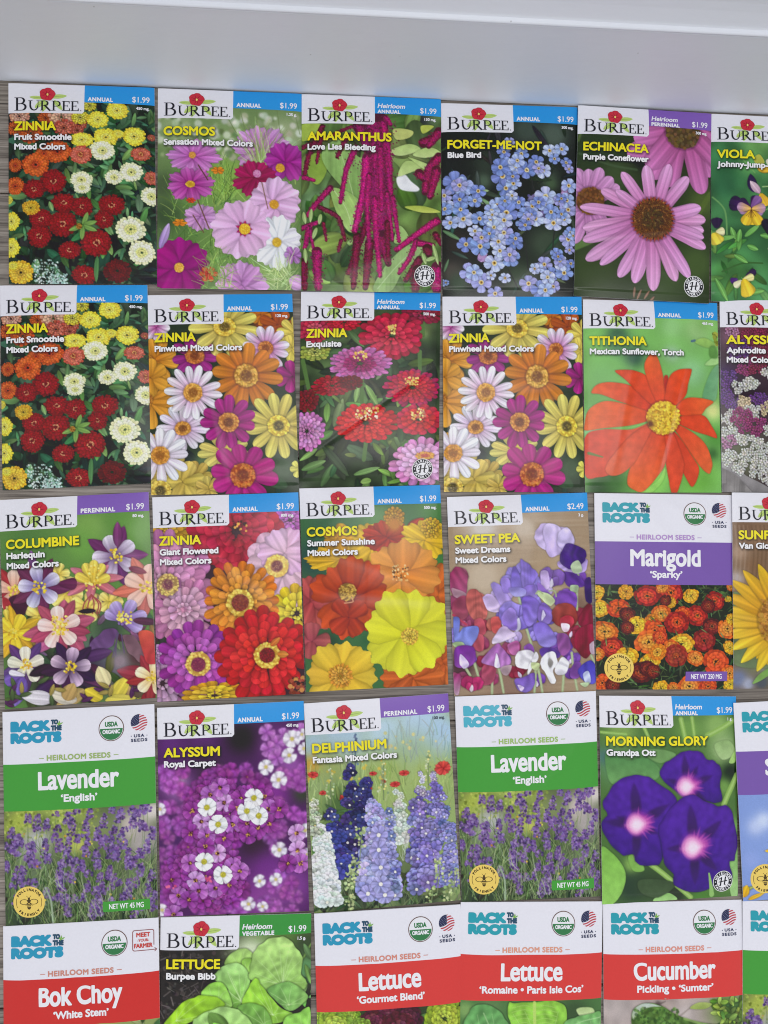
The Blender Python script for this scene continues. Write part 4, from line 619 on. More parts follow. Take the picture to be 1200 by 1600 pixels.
def art_sunflower():
    A = Art([(97, 48), (1096, 60), (1128, 1524), (118, 1530)], '7a6048', 28)
    A.blobs([(200, 350, 80, '6a4c34'), (150, 500, 60, '9c8068'), (250, 600, 60, '7c5c40'), (130, 700, 60, 'a89c98'), (300, 400, 80, '8c6c50'), (170, 1150, 110, '5c6c4c'), (250, 1300, 110, '64704c'), (150, 1450, 80, '6c7490'), (230, 1490, 50, 'a0a4b8'), (360, 1350, 90, '8c8c78'), (330, 1480, 60, '4c505c'), (140, 900, 60, '6c7c58'), (700, 1300, 300, '5c6c4c')])
    for x in range(120, 420, 30): A.line([(x, 300), (x+15, 500), (x-5, 780)], 10, A.rs.choice(['5c442c', 'a8907c', '8c7054']), .45, 1, 6)
    A.poly([(112, 800), (180, 830), (230, 950), (150, 960), (112, 900)], '6c8458', soft=4); A.poly([(112, 1180), (300, 1200), (420, 1350), (300, 1370), (118, 1340)], '5c6c48', '6c7c58', soft=5)
    A.poly([(260, 1490), (300, 1420), (390, 1360), (420, 1380), (340, 1450)], '6a9044', '80a858')
    for a in np.arange(90, 271, 15): A.petal(480, 1000, a+6, 350, 130, 'b8861c', 'cca428', 'p', edge=.2, sh=.4)
    for a, l in [(100, 330), (118, 330), (135, 350), (150, 350), (163, 370), (176, 380), (188, 390), (202, 390), (216, 380), (230, 360), (245, 340), (258, 340), (272, 330), (85, 330), (290, 330), (70, 330), (310, 330), (330, 350), (350, 350), (10, 350), (30, 350), (50, 350)]: A.petal(480, 1000, a, l+95, 150, 'c8841c', jit(A.rs, 'e4c838' if a < 190 else 'dcb42c', .04), 'p', edge=.22, sh=.5)
    A.disc(480, 1010, 180, '8c5c24', 'b88434'); A.dots(300, 310, 850, 480, 1160, 4, 7, ['a87838', 'c89040', '80541c', 'b07c2c'], .7)
    return A.done(mirror=.36)
def art_lavender():
    A = Art([(27, 97), (1077, 40), (1103, 1515), (48, 1580)], '566440', 29)
    A.blobs([(200, 850, 140, 'a8b44c'), (110, 920, 90, '9cac44'), (350, 780, 110, '94a84c'), (450, 800, 100, 'a4b45c'), (300, 880, 70, '343c28'), (280, 990, 110, 'b4b4b4'), (200, 1050, 90, 'a8a8a4'), (600, 800, 80, '8c9c4c'), (930, 880, 120, 'c0b4ac'), (1060, 780, 70, 'd0c8c0'), (1000, 1000, 110, 'a8a09c'), (480, 980, 80, '949c54'), (700, 900, 110, '7c8858'), (560, 1010, 70, 'b8bc5c'), (100, 1020, 60, '2c2c28'), (250, 1200, 130, '6c7c5c'), (500, 1300, 180, '485c38'), (800, 1300, 180, '4c5c3c'), (200, 1500, 200, '344430'), (800, 1480, 200, '3c4c34'), (1000, 1250, 130, '66705c')]); A.blur(12)
    A.fol(60, ['2c3c24', '3c4c30', '24301c'], 120, 40, 1250, 1100, 1570, .3, soft=4); A.dots(260, 40, 740, 700, 960, 5, 12, ['a8b84c', 'c0c868', '80943c', '64742c'], .6)
    A.grass(500, ['5c7844', '7c9858', '405c30', '88a064', '2c4024', '98ac70'], 190, 40, 1100, 1100, 1600, 5, 24)
    rs = A.rs
    sp = [(210, 830, 60), (275, 850, 90), (340, 870, 70), (405, 790, 30), (485, 820, 80), (515, 880, 110), (545, 775, 40), (640, 790, 60), (610, 890, 110), (735, 840, 90), (790, 760, 50), (850, 790, 70), (830, 820, 60), (925, 770, 60), (1000, 760, 80), (1030, 750, 60), (960, 820, 100), (930, 850, 80), (1060, 930, 80), (1030, 1020, 90), (95, 930, 70), (115, 1010, 110), (60, 1030, 50), (240, 1040, 100), (330, 1030, 120), (400, 960, 60), (430, 1010, 80), (490, 1000, 90), (420, 890, 40), (620, 1020, 120), (690, 930, 80), (780, 1020, 150), (730, 990, 90), (850, 950, 70), (870, 1000, 60), (900, 1090, 110), (820, 1080, 80), (680, 1080, 70), (540, 1140, 90), (500, 1120, 60), (580, 1160, 60), (690, 1140, 60), (770, 1200, 90), (800, 1240, 60), (980, 1180, 80), (1060, 1220, 70), (930, 1130, 80), (60, 1170, 70), (130, 1210, 90), (160, 1270, 60), (260, 1270, 60), (430, 1200, 100), (440, 1260, 100), (450, 1330, 80), (340, 1340, 60), (515, 1220, 40), (620, 1290, 70), (590, 1370, 50), (720, 1310, 80), (690, 1400, 120), (650, 1460, 130), (700, 1450, 90), (900, 1310, 130), (870, 1350, 80), (950, 1270, 70), (1030, 1320, 80), (1080, 1360, 60), (480, 1460, 90), (460, 1400, 40), (780, 1400, 60), (940, 1480, 60), (1000, 1440, 40), (630, 1200, 40), (240, 1130, 60), (350, 1100, 60), (480, 1070, 50), (1000, 880, 60), (800, 900, 50)]
    sp += [(rs.uniform(50, 1080), rs.uniform(880, 1450), rs.uniform(30, 70)) for i in range(45)]
    for x, y, l in sp:
        A.line([(x, y+l*.5), (x+rs.uniform(-20, 20), y+l*.5+120)], 4, '6c7c54', .7)
    for x, y, l in sp:
        for k in range(int(l*.62)):
            v = rs.uniform(-.55, .55)*l; wd = 26*(1-.5*max(0, -v/l*2)); A.dots(1, x-wd-v*.1, y+v-3, x+wd-v*.1, y+v+3, 4, 10.5, ['584074', '78609a', '66488a', '9880b0', '3c2c58', '7c5a98'], .85)
    A.line([(330, 1300), (370, 1400), (375, 1560)], 12, '9cac98', .9); A.dots(14, 40, 900, 1090, 1500, 5, 9, ['c88c30', 'd8c050'])
    A.grass(120, ['94a47c', '7c8c60', 'a8b490'], 150, 250, 1250, 1050, 1580, 4, 26)
    return A.done()
def art_royal():
    A = Art([(53, 92), (1095, 42), (1135, 1535), (75, 1580)], '4c2458', 30)
    A.blobs([(650, 300, 130, '241c22'), (450, 560, 90, '2c2c24'), (150, 350, 90, '5c2a70'), (380, 330, 90, '5a2a6c'), (200, 650, 110, '8c5c98'), (220, 580, 40, 'a898a8'), (400, 450, 100, '3c2440'), (1050, 650, 80, '3c3040'), (1080, 700, 60, '34402c'), (900, 350, 100, '8c3c98'), (1000, 500, 100, '8c4c98'), (870, 700, 120, '7c3088'), (150, 1000, 100, '48245c'), (200, 1250, 110, '74308a'), (750, 1050, 120, '30202c'), (850, 1250, 160, '6a2c7c'), (1000, 1350, 150, '7c3c8c'), (700, 1450, 130, '5c2468'), (280, 900, 50, '505c34'), (800, 1450, 150, '84408c'), (600, 1400, 120, '7c3088'), (150, 1450, 90, '3c2038')]); A.blur(14)
    rs = A.rs
    for i in range(130):
        x, y = rs.uniform(60, 1130), rs.uniform(520, 1560)
        if 250 < x < 850 and 560 < y < 1450: continue
        A.flower(x, y, 54, 4, '8c3894', jit(rs, 'a85cac', .15), 'd', 1.3, rot=rs.rand()*90, soft=22, sh=.1)
    for x, y in [(950, 290), (900, 340), (1070, 260), (830, 260), (840, 380), (900, 440)]: A.flower(x, y, 60, 4, '9448a0', 'c080c8', 'd', 1.2, rot=rs.rand()*90, soft=5)
    for x, y, r in [(1010, 310, 65), (990, 425, 55), (825, 505, 55), (915, 595, 60), (1095, 380, 45), (920, 1090, 55), (780, 1310, 45), (895, 1300, 45), (700, 1480, 52), (1105, 960, 48), (1110, 1130, 45), (75, 810, 45), (90, 1530, 45), (1080, 280, 40), (800, 1500, 40)]: A.flower(x, y, r, 4, 'd8c8dc', 'eceaf0', 'd', 1.3, rot=20, soft=5, sh=.4); A.disc(x, y, r*.22, 'b8a850', 'd8c870', soft=4)
    ms = []
    for i in range(120):
        t = rs.rand()*6.28; r = rs.rand()**.5; ms.append((560+290*r*math.cos(t)*1.08, 780+230*r*math.sin(t)*1.08)); 
        if i < 90: ms.append((400+300*r*math.cos(t), 1280+260*r*math.sin(t)))
    ms.sort(key=lambda p: -min(math.hypot((p[0]-560)/290, (p[1]-780)/230), math.hypot((p[0]-400)/300, (p[1]-1280)/260)))
    for i, (x, y) in enumerate(ms):
        if i == len(ms)*2//5: A.blur(4)
        A.flower(x, y, rs.uniform(44, 64), 4, '6c1a6c', jit(rs, '9c449e', .14), 'd', 1.25, rot=rs.rand()*90, sh=.6); A.dots(3, x-8, y-8, x+8, y+8, 4, 7, ['30102c', '5a2030', 'a08050'])
    for x, y, k in [(430, 700, 1), (530, 755, 2), (305, 815, 0), (645, 725, 0), (625, 795, 0), (815, 715, 0), (845, 800, 1), (370, 890, 2), (590, 910, 1), (690, 905, 0), (770, 935, 0), (850, 905, 0), (295, 975, 0), (410, 990, 1), (530, 1010, 0), (480, 1115, 2), (290, 1185, 1), (590, 1205, 1), (330, 1310, 2), (465, 1365, 1), (350, 1385, 1), (565, 1340, 0), (205, 1420, 1), (160, 1310, 0), (400, 1065, 0), (640, 1240, 1), (700, 980, 0), (170, 1560, 1), (1045, 975, 2), (1050, 1095, 2), (1070, 1190, 1), (980, 1190, 0), (500, 650, 1), (920, 800, 0), (280, 1450, 0)]:
        c = [('742074', 'a04aa4'), ('9444a0', 'bc78c2'), ('b072b8', 'd4acdc')][k]
        A.flower(x, y, 66, 4, c[0], c[1], 'd', 1.3, rot=rs.rand()*60+10, sh=.75, edge=.2); A.disc(x, y, 13, '4a1830', 'c8a048'); A.dots(6, x-14, y-14, x+14, y+14, 4, 6, ['c8a050', '3c1424'])
    for x, y in [(408, 790), (487, 910), (740, 722), (775, 848), (690, 815), (388, 1175), (522, 1265)]:
        A.flower(x, y, 66, 4, 'dcdcdc', 'f0f0f2', 'd', 1.4, rot=rs.rand()*60+20, sh=.75, edge=.12); A.disc(x, y, 20, 'a8a030', 'd0c850')
    A.dots(9, 400, 1280, 440, 1320, 6, 11, ['d06088', 'c04c74']); A.dots(5, 100, 1340, 200, 1380, 6, 11, ['d06088', 'c04c74'])
    return A.done()
def spike(A, x0, y0, x1, y1, w0, w1, cols, n, ps, eye):
    rs = A.rs
    L = sorted([(rs.rand()**.8) for i in range(n)])
    for t in L:
        w = w0+(w1-w0)*t; x = x0+(x1-x0)*t+rs.uniform(-.5, .5)*w; y = y0+(y1-y0)*t
        r = ps*(.7+.45*t); c = jit(rs, cols[rs.randint(len(cols))], .12)
        A.flower(x, y, r, 5, c*.78, np.clip(c*1.1, 0, 1), 'd', 1.35, rot=rs.rand()*72, q=rs.uniform(.7, 1), sh=.25 if c.mean() > .72 else .6, streak=.04, edge=.12 if c.mean() > .72 else .25)
        if rs.rand() < .7: A.disc(x, y, r*.2, eye, 'ece8d8')
def art_delphinium():
    A = Art([(22, 85), (1050, 12), (1140, 1485), (97, 1583)], '92a868', 31)
    A.blobs([(300, 330, 200, 'a4bccc'), (850, 250, 220, 'b0c8dc'), (600, 300, 160, 'b4ccdc'), (1000, 300, 130, 'a8c4dc'), (100, 380, 110, 'a0b8c8'), (800, 420, 160, '9cb4a0'), (200, 550, 150, '94a060'), (600, 600, 200, '98ac64'), (900, 600, 160, '9cb068'), (300, 800, 150, '4c6838'), (750, 1200, 120, '6c7c50'), (350, 1450, 200, '3c4834'), (850, 1450, 200, '3c4a34'), (120, 650, 90, '8ca068'), (80, 520, 60, 'c09840')]); A.blur(12)
    A.grass(200, ['a0b46c', '86a058', 'b8c888', '748c4c'], 120, 50, 550, 1080, 850, 5, 14, 2); A.dots(30, 50, 440, 600, 640, 6, 14, ['d8a838', 'e0c058', 'd0b048'], .7); A.dots(16, 600, 280, 1000, 400, 6, 14, ['e0c868', 'd8c078'], .6); A.grass(50, ['98a894', '8ca0a0'], 130, 600, 280, 1060, 500, 4, 14, 4)
    for x, y, r, q in [(90, 590, 40, .6), (1010, 540, 62, .8), (735, 570, 38, .3), (515, 575, 28, .5), (670, 650, 38, .5), (290, 745, 20, 1), (490, 680, 20, .8), (160, 715, 28, .6), (590, 630, 14, 1), (350, 680, 20, .8)]: A.flower(x, y, r, 5, 'b02c2c', 'd85048', 'w', 1.2, q=max(q, .55), soft=5)
    A.fol(40, ['4c6838', '5c7c48', '38502c'], 110, 80, 750, 500, 1100, .3); A.fol(90, ['384834', '4c6040', '2c3828', '5c7448'], 130, 90, 1300, 1130, 1580, .25); A.grass(160, ['5c7448', '7c9060', '48603c'], 130, 90, 1350, 1130, 1570, 4, 24)
    for x, y in [(390, 300), (215, 540), (590, 500), (905, 420), (90, 760)]:
        A.line([(x, y), (x, y+260)], 8, '6c7c58' if y > 310 else '4c5c6c', .9)
        for k in range(24): A.dots(1, x-10-k*1.4, y+k*9, x+10+k*1.4, y+k*9+4, 5, 9, ['b0bc90', 'c8d0a8', '8c9c70', 'd0c880'] if y > 310 else ['5c6c84', '6c7c94'])
    for x, y in [(745, 1050), (740, 1130)]: A.grass(12, ['a8b098', 'c0c8b0'], 90, x-20, y, x+20, y+60, 5, 14)
    spike(A, 400, 520, 400, 1250, 130, 240, ['3c3a78', '343068', '4c4888', '2a2858'], 75, 42, 'c0b8c8'); spike(A, 470, 530, 450, 1000, 40, 60, ['3c3c7c', '343470'], 14, 40, 'b0a8b8')
    spike(A, 190, 790, 310, 1300, 60, 150, ['3c4488', '343a7c', '484c98', '403878'], 42, 44, 'd8d4d0')
    spike(A, 690, 700, 710, 1050, 60, 130, ['d0d8cc', 'dce2d8', 'c0ccb8'], 40, 32, 'e8e8dc')
    spike(A, 860, 680, 870, 1400, 130, 180, ['766eb0', '8a82c4', '645ca0', '9890cc'], 85, 46, 'd8d0c8'); spike(A, 960, 640, 930, 1350, 90, 140, ['8478bc', '766aac', '968cc8'], 55, 46, 'd8d4dc'); spike(A, 1030, 700, 1070, 1380, 60, 110, ['7c80bc', '8c8cc8', '646cac', '9c98d0'], 55, 38, 'd0c8b8'); spike(A, 860, 540, 850, 720, 20, 50, ['b8b0d0', 'c8c4d8'], 10, 22, 'd8d8d0'); spike(A, 940, 560, 940, 640, 10, 40, ['b0a8cc'], 6, 20, 'd8d8d0')
    spike(A, 545, 770, 555, 1450, 120, 270, ['a0a4d6', 'b4b4e2', '9498ce', 'b6a8de', 'aaa0d8'], 150, 50, 'ece8dc'); spike(A, 630, 800, 660, 1400, 30, 70, ['8488c0', 'a0a4d8', '7478b4'], 30, 40, 'e0dcd0')
    for x, y in [(555, 1010), (555, 1115), (480, 1430), (600, 1440), (570, 1240), (570, 1360)]: A.flower(x, y, 66, 6, '8c8cc8', 'b0acdf', 'd', 1.4, sh=.6); A.disc(x, y, 14, 'e8e4d8', 'f0ece0')
    spike(A, 150, 930, 180, 1500, 60, 190, ['d4dcd8', 'e0e6e4', 'c8d4cc', 'e8ecea'], 130, 42, 'e0e0cc'); spike(A, 100, 760, 105, 1000, 30, 80, ['c0ccb0', 'd8decc', 'b0bc98'], 26, 28, 'dcdcc0')
    for x, y in [(385, 1170), (350, 1260), (350, 1400), (980, 1200), (1090, 1270), (430, 960), (930, 1390), (1050, 1390)]:
        A.line([(x+10, y), (x-10, y+230)], 7, '7c8c60', .9); A.dots(24, x-36, y-20, x+36, y+150, 6, 12, ['a8b880', 'c0cc94', '8ca068'])
    return A.done()
def trumpet(A, x, y, pts, tx, ty, tr, angs):
    A.poly(pts, '52289a', '3e2080', ang=90, edge=.22, ev=14, sh=.6, mott=.06)
    for a, l in angs: A.petal(tx, ty, a, l*.8, l*.3, '2c1830', '381c60', 'p', edge=0, sh=0, streak=0, soft=16, al=.7)
    for r, c in ((1.9, '6c2c98'), (1.5, 'a83c9c'), (1.2, 'cc60ac')): A.blobs([(tx+tr*.15, ty, tr*r, c)]) if 0 else A.petal(tx-tr*r*.7, ty+tr*.2, -12, tr*r*1.6, tr*r*1.25, c, c, 'o', edge=0, sh=0, streak=0, soft=tr*.5, al=.75)
    for i in range(14):
        t = A.rs.uniform(-90, 60); A.petal(tx, ty, t, tr*A.rs.uniform(1.2, 1.9), tr*.25, 'e48cc8', 'a840a0', 'p', edge=0, sh=0, streak=0, soft=4, al=.5)
    for k, c in ((1.5, 'dc8cc4'), (1.1, 'ecc0dc'), (.7, 'f2dce8')): A.petal(tx-tr*.75*k, ty+tr*.1, -5, tr*k*1.3, tr*k*1.25, c, c, 'o', edge=0, sh=0, streak=0, soft=tr*.35, al=.8)
def art_morning():
    A = Art([(45, 28), (1050, 35), (1060, 1495), (65, 1555)], '4c7038', 32)
    A.blobs([(200, 300, 110, '7c9c50'), (700, 280, 110, '6c9448'), (900, 250, 110, '84a85c'), (950, 420, 110, '98b478'), (1000, 600, 80, '1c2c1c'), (400, 550, 130, '54864c'), (150, 550, 130, '5c8858'), (80, 480, 60, '4c7468'), (950, 700, 60, '6c9448'), (300, 1400, 160, '2c4030'), (450, 1400, 130, '34482c'), (600, 1480, 110, '2c3828'), (800, 1500, 90, '4c7c34'), (1020, 1000, 70, '7cae5c'), (1000, 1350, 80, '8ab464'), (280, 1250, 60, '84ac54')]); A.blur(9)
    for p, w in [([(830, 320), (950, 260), (1045, 200)], 40), ([(640, 200), (670, 350)], 34), ([(720, 190), (735, 330)], 26), ([(1050, 620), (980, 760), (950, 830)], 44), ([(400, 1240), (520, 1330), (720, 1500)], 38), ([(60, 300), (240, 310)], 20), ([(370, 260), (400, 330)], 26)]: A.line(p, w, '86ac54', 1, .9, 2); A.line(p, w*.4, 'a8c878', .7, .9, 2)
    A.poly([(100, 440), (250, 500), (380, 480), (480, 560), (450, 640), (300, 640), (150, 680), (100, 600)], '4c8048', '6c9c5c', soft=5); A.poly([(350, 430), (500, 420), (600, 460), (480, 520)], '6c9458', soft=5); A.poly([(880, 390), (990, 360), (1040, 450), (940, 500)], '8cac6c', 'a4c084', soft=4); A.poly([(990, 520), (1045, 430), (1040, 520)], 'a4cc74')
    A.poly([(50, 1160), (140, 1180), (225, 1290), (230, 1400), (170, 1530), (65, 1555)], '7cb44c', '92c860', edge=.1); A.poly([(450, 1530), (490, 1480), (560, 1465), (620, 1520)], '84b464', 'a0cc80'); A.poly([(250, 1200), (310, 1190), (370, 1290), (290, 1300)], '7cac50', soft=3); A.poly([(980, 1230), (1055, 1100), (1058, 1480), (1010, 1490)], '7cb05c', '9cc480', soft=3); A.poly([(330, 1370), (480, 1360), (600, 1400), (480, 1500), (350, 1460)], '3c5034', '44583a', soft=4)
    A.frilly(.03, .012)
    trumpet(A, 700, 620, [(480, 590), (520, 520), (570, 490), (640, 440), (720, 430), (780, 440), (820, 490), (880, 510), (930, 570), (925, 700), (940, 780), (900, 815), (800, 790), (680, 780), (600, 720), (520, 660)], 680, 690, 70, [(-95, 270), (-20, 250), (200, 190), (40, 240), (-60, 200)])
    trumpet(A, 330, 930, [(70, 830), (120, 720), (200, 640), (300, 610), (400, 625), (500, 690), (600, 770), (560, 900), (500, 1100), (490, 1230), (400, 1265), (310, 1240), (290, 1180), (220, 1190), (130, 1120), (60, 980), (100, 900)], 320, 965, 76, [(-95, 350), (-30, 320), (185, 280), (95, 290), (25, 200), (-160, 200)])
    trumpet(A, 760, 1100, [(470, 1010), (520, 900), (620, 780), (720, 750), (800, 790), (900, 835), (985, 840), (1030, 950), (1055, 1100), (1030, 1230), (990, 1245), (1010, 1370), (860, 1430), (740, 1460), (600, 1410), (580, 1330), (510, 1240), (490, 1120)], 730, 1130, 84, [(-95, 360), (-40, 330), (180, 250), (88, 320), (45, 300)])
    A.line([(840, 1320), (870, 1480)], 12, '8cb868', 1, 3)
    return A.done()
def art_bigsun():
    A = Art([(37, 52), (678, 22), (731, 957), (85, 1000)], '8098d0', 33)
    A.blobs([(140, 640, 40, 'b8c4e4'), (180, 610, 40, 'd8e0f0'), (120, 800, 40, '8ca0d8'), (500, 700, 300, '88a0d8')]); A.blur(6)
    A.leaf(80, 950, -20, 60, 25, '8c9c48', 'a4b060'); A.leaf(85, 980, -70, 60, 40, 'd8a020', 'e8bc2c', prof='o'); A.leaf(110, 990, -20, 80, 30, 'd8a828', 'e4bc38'); A.leaf(200, 620, -60, 40, 15, '5c7c3c')
    A.flower(300, 750, 110, 16, 'd89c20', 'e8c030', 'p', 1.4, lay=2); return A.done()
def art_bok():
    A = Art([(33, 115), (1148, 52), (1171, 1600), (42, 1685)], '8c9c5c', 34)
    A.fol(80, ['6c8c48', 'a8b470', 'c8ccb0', '4c6838', 'b0a870'], 200, 40, 760, 1160, 1300, .5); return A.done()
def lett(A, pts, c0, c1, ang=90, vein=None):
    P = np.array(pts, float); m = P.mean(0); A.poly(A.ruffle(pts, .02), np.clip(np.array(hx(c0))*1.06, 0, 1), c1, ang=ang, edge=.16, mott=.13, sh=.9, fold=.05)
    b = P[P[:, 1].argmax()]*.6+m*.4 if vein is None else np.array(vein[0], float)
    for q in P: A.line([b, (b+q)/2+A.rs.normal(0, 10, 2), b+(q-b)*.85], 6, 'cce8a8', .45, .3, 1)
    if vein: A.line(vein, 9, 'c8e4a4', .7, .3)
def art_bibb():
    A = Art([(55, 100), (1137, 70), (1128, 1600), (33, 1651)], '2c2826', 35)
    rs = A.rs
    A.dots(220, 50, 340, 560, 880, 6, 18, ['3c3634', '4c4440', '242020', '5c5450', '1c1a1a'], .7)
    for i in range(70):
        x, y = rs.uniform(50, 400), rs.uniform(350, 880); a = rs.rand()*6; A.line([(x, y), (x+math.cos(a)*60, y+math.sin(a)*60)], rs.uniform(4, 10), ['6c6460', '544c48', '7c7470', '3c3430'][rs.randint(4)], .7)
    A.blobs([(900, 260, 300, '5c7c3c'), (1100, 300, 110, '3c4c30'), (1100, 460, 90, '5c8c58'), (700, 350, 130, 'c8d4b0')])
    A.leaf(1070, 400, -60, 150, 30, '6c8c48'); A.fol(10, ['7cac5c', '5c8448'], 130, 1050, 400, 1140, 700)
    lett(A, [(520, 430), (560, 350), (660, 310), (720, 350), (740, 420), (640, 500)], 'a0c470', '84b04c'); lett(A, [(640, 420), (660, 385), (720, 390), (720, 500), (660, 520)], '84b44c', '94c05c')
    lett(A, [(440, 500), (520, 430), (620, 415), (680, 470), (700, 560), (650, 690), (600, 740), (560, 720), (540, 600), (450, 540)], 'a0cc7c', '74ac44', vein=[(640, 690), (580, 570), (540, 480)])
    lett(A, [(700, 470), (720, 360), (790, 270), (900, 232), (990, 260), (1030, 320), (1075, 380), (1060, 490), (1100, 560), (1080, 610), (960, 590), (820, 620), (740, 560), (690, 520)], 'a8cc78', '8cb85c', vein=[(930, 580), (940, 440)])
    lett(A, [(820, 610), (900, 560), (1000, 560), (1110, 650), (1080, 710), (980, 760), (900, 700)], '6a9c50', '84b460', ang=20)
    lett(A, [(640, 720), (690, 590), (740, 525), (800, 600), (900, 720), (1000, 780), (900, 840), (760, 830)], '94cc40', '8cc048', ang=60)
    lett(A, [(350, 640), (400, 570), (480, 545), (540, 600), (570, 720), (480, 740), (420, 680)], '84bc48', '9ccc68')
    lett(A, [(80, 880), (180, 740), (300, 660), (420, 645), (520, 700), (480, 760), (300, 830), (200, 870)], '94c42c', '88b834', ang=20)
    lett(A, [(610, 740), (700, 700), (800, 730), (850, 820), (840, 900), (700, 900)], '6a9c44', '7cac54'); lett(A, [(940, 820), (1050, 770), (1128, 750), (1128, 1000), (960, 1000)], '84c050', '94c860')
    lett(A, [(290, 860), (340, 790), (440, 740), (560, 728), (650, 770), (720, 860), (740, 1100), (320, 1100)], 'a0c878', '88b858', vein=[(520, 1000), (520, 780)]); A.fol(20, ['84bc48', '5c8c38'], 200, 100, 900, 1128, 1500, .7)
    return A.done()
def art_gourmet():
    A = Art([(97, 112), (1147, 48), (1198, 1556), (137, 1640)], '34442a', 36)
    A.fol(60, ['44602e', '2c3c24', '5c8c48'], 90, 70, 770, 1190, 1100, .5)
    for x, y, r, c in [(190, 850, 130, ['7c9c30', 'a4bc48', 'b8cc58']), (100, 880, 80, ['8cac38', 'a8c048']), (350, 850, 80, ['6c942c', '94b440', 'a8c04c']), (250, 930, 130, ['84a438', 'a8c048', 'b8cc58']), (1030, 860, 140, ['849c2c', 'a8b83c', 'b8c84c']), (620, 860, 150, ['4a1c2c', '6c2c40', '7c3c50']), (520, 900, 110, ['501c2c', '703444', '5c2838']), (760, 860, 110, ['44202c', '5c2838', '7c3848']), (700, 940, 130, ['54202c', '743848']), (430, 930, 80, ['7c9c38', '98b848'])]:
        A.pom(x, y, r, c, n=15, rings=6, wf=1.9, sh=.6)
    return A.done()
def art_romaine():
    A = Art([(88, 32), (1108, 30), (1087, 1524), (54, 1544)], '4c7440', 37)
    A.blobs([(120, 800, 60, '7ca05c'), (900, 820, 120, '3c5434'), (300, 760, 90, '5c7c4c')]); A.blur(8)
    lett(A, [(180, 770), (300, 760), (400, 850), (440, 1000), (420, 1300), (150, 1300), (100, 1000), (130, 850)], '5c9454', '7cb468', ang=70); A.line([(330, 1000), (250, 820)], 10, '94bc80', .8)
    lett(A, [(420, 760), (520, 740), (800, 740), (830, 900), (740, 1050), (700, 1300), (520, 1300), (440, 900)], '84b844', '6ca040', ang=90); A.line([(610, 740), (610, 950), (600, 1200)], 22, 'b8d46c', .9)
    for k in range(9):
        for sx in (-1, 1): A.line([(610, 780+k*30), (610+sx*70, 760+k*30), (610+sx*160, 780+k*30)], 5, 'a8cc6c', .6)
    A.poly([(910, 800), (950, 780), (1030, 790), (1040, 840), (960, 860)], 'b0c888', 'c8d8a0', soft=3); lett(A, [(820, 900), (900, 850), (1000, 830), (1100, 840), (1100, 1100), (850, 1100)], '6ca45c', '8cc080')
    A.line([(830, 930), (960, 880), (1090, 860)], 6, 'b0d49c', .7); return A.done()
def art_cucumber():
    A = Art([(48, 85), (1010, 62), (1030, 1482), (58, 1523)], 'a89a94', 38)
    A.blobs([(150, 800, 130, 'b0a4a0'), (500, 800, 110, 'a89890'), (600, 850, 90, 'b8aca8'), (420, 770, 20, '5c504c')]); A.line([(400, 780), (470, 750)], 14, '5c504c', .9, .4, 3); A.mottle(40, .08); A.line([(560, 860), (660, 780)], 8, '84786f', .8, 1, 2)
    A.blobs([(900, 820, 130, '5c7c34'), (960, 900, 60, '3c3020')]); A.blur(3); A.fol(60, ['7c9c44', '94b050', '5c7c34', '4c6c2c'], 70, 820, 750, 1020, 920, .7); A.poly([(640, 800), (700, 760), (790, 770), (740, 805)], 'a4b464', '8ca050')
    A.poly([(240, 860), (260, 800), (340, 765), (440, 780), (540, 840), (650, 880), (800, 910), (960, 915), (1010, 960), (1000, 1400), (300, 1400), (245, 960)], '4c6c30', '5c8038', sh=.6, mott=.3)
    A.poly([(243, 840), (270, 795), (340, 766), (440, 785), (380, 790), (300, 820), (256, 880)], 'b8c4bc', 'a0b08c', soft=3); A.dots(220, 260, 800, 560, 1000, 5, 12, ['3c5c28', '2c4820', '5c8438', '6c9448'], .6); A.line([(600, 870), (780, 920), (960, 930)], 16, 'a0b870', .6, 1, 4)
    return A.done()
# ---------------------------------------------------------------- small mesh tools
def mesh_obj(name, V, F, mats, parent=None, mi=None, smooth=False):
    me = bpy.data.meshes.new(name); me.from_pydata([tuple(v) for v in V], [], F)
    for m in (mats if isinstance(mats, list) else [mats]): me.materials.append(m)
    if mi is not None: me.polygons.foreach_set('material_index', mi)
    if smooth: me.polygons.foreach_set('use_smooth', [True]*len(me.polygons))
    me.update(); o = bpy.data.objects.new(name, me); col.objects.link(o)
    if parent: o.parent = parent
    return o
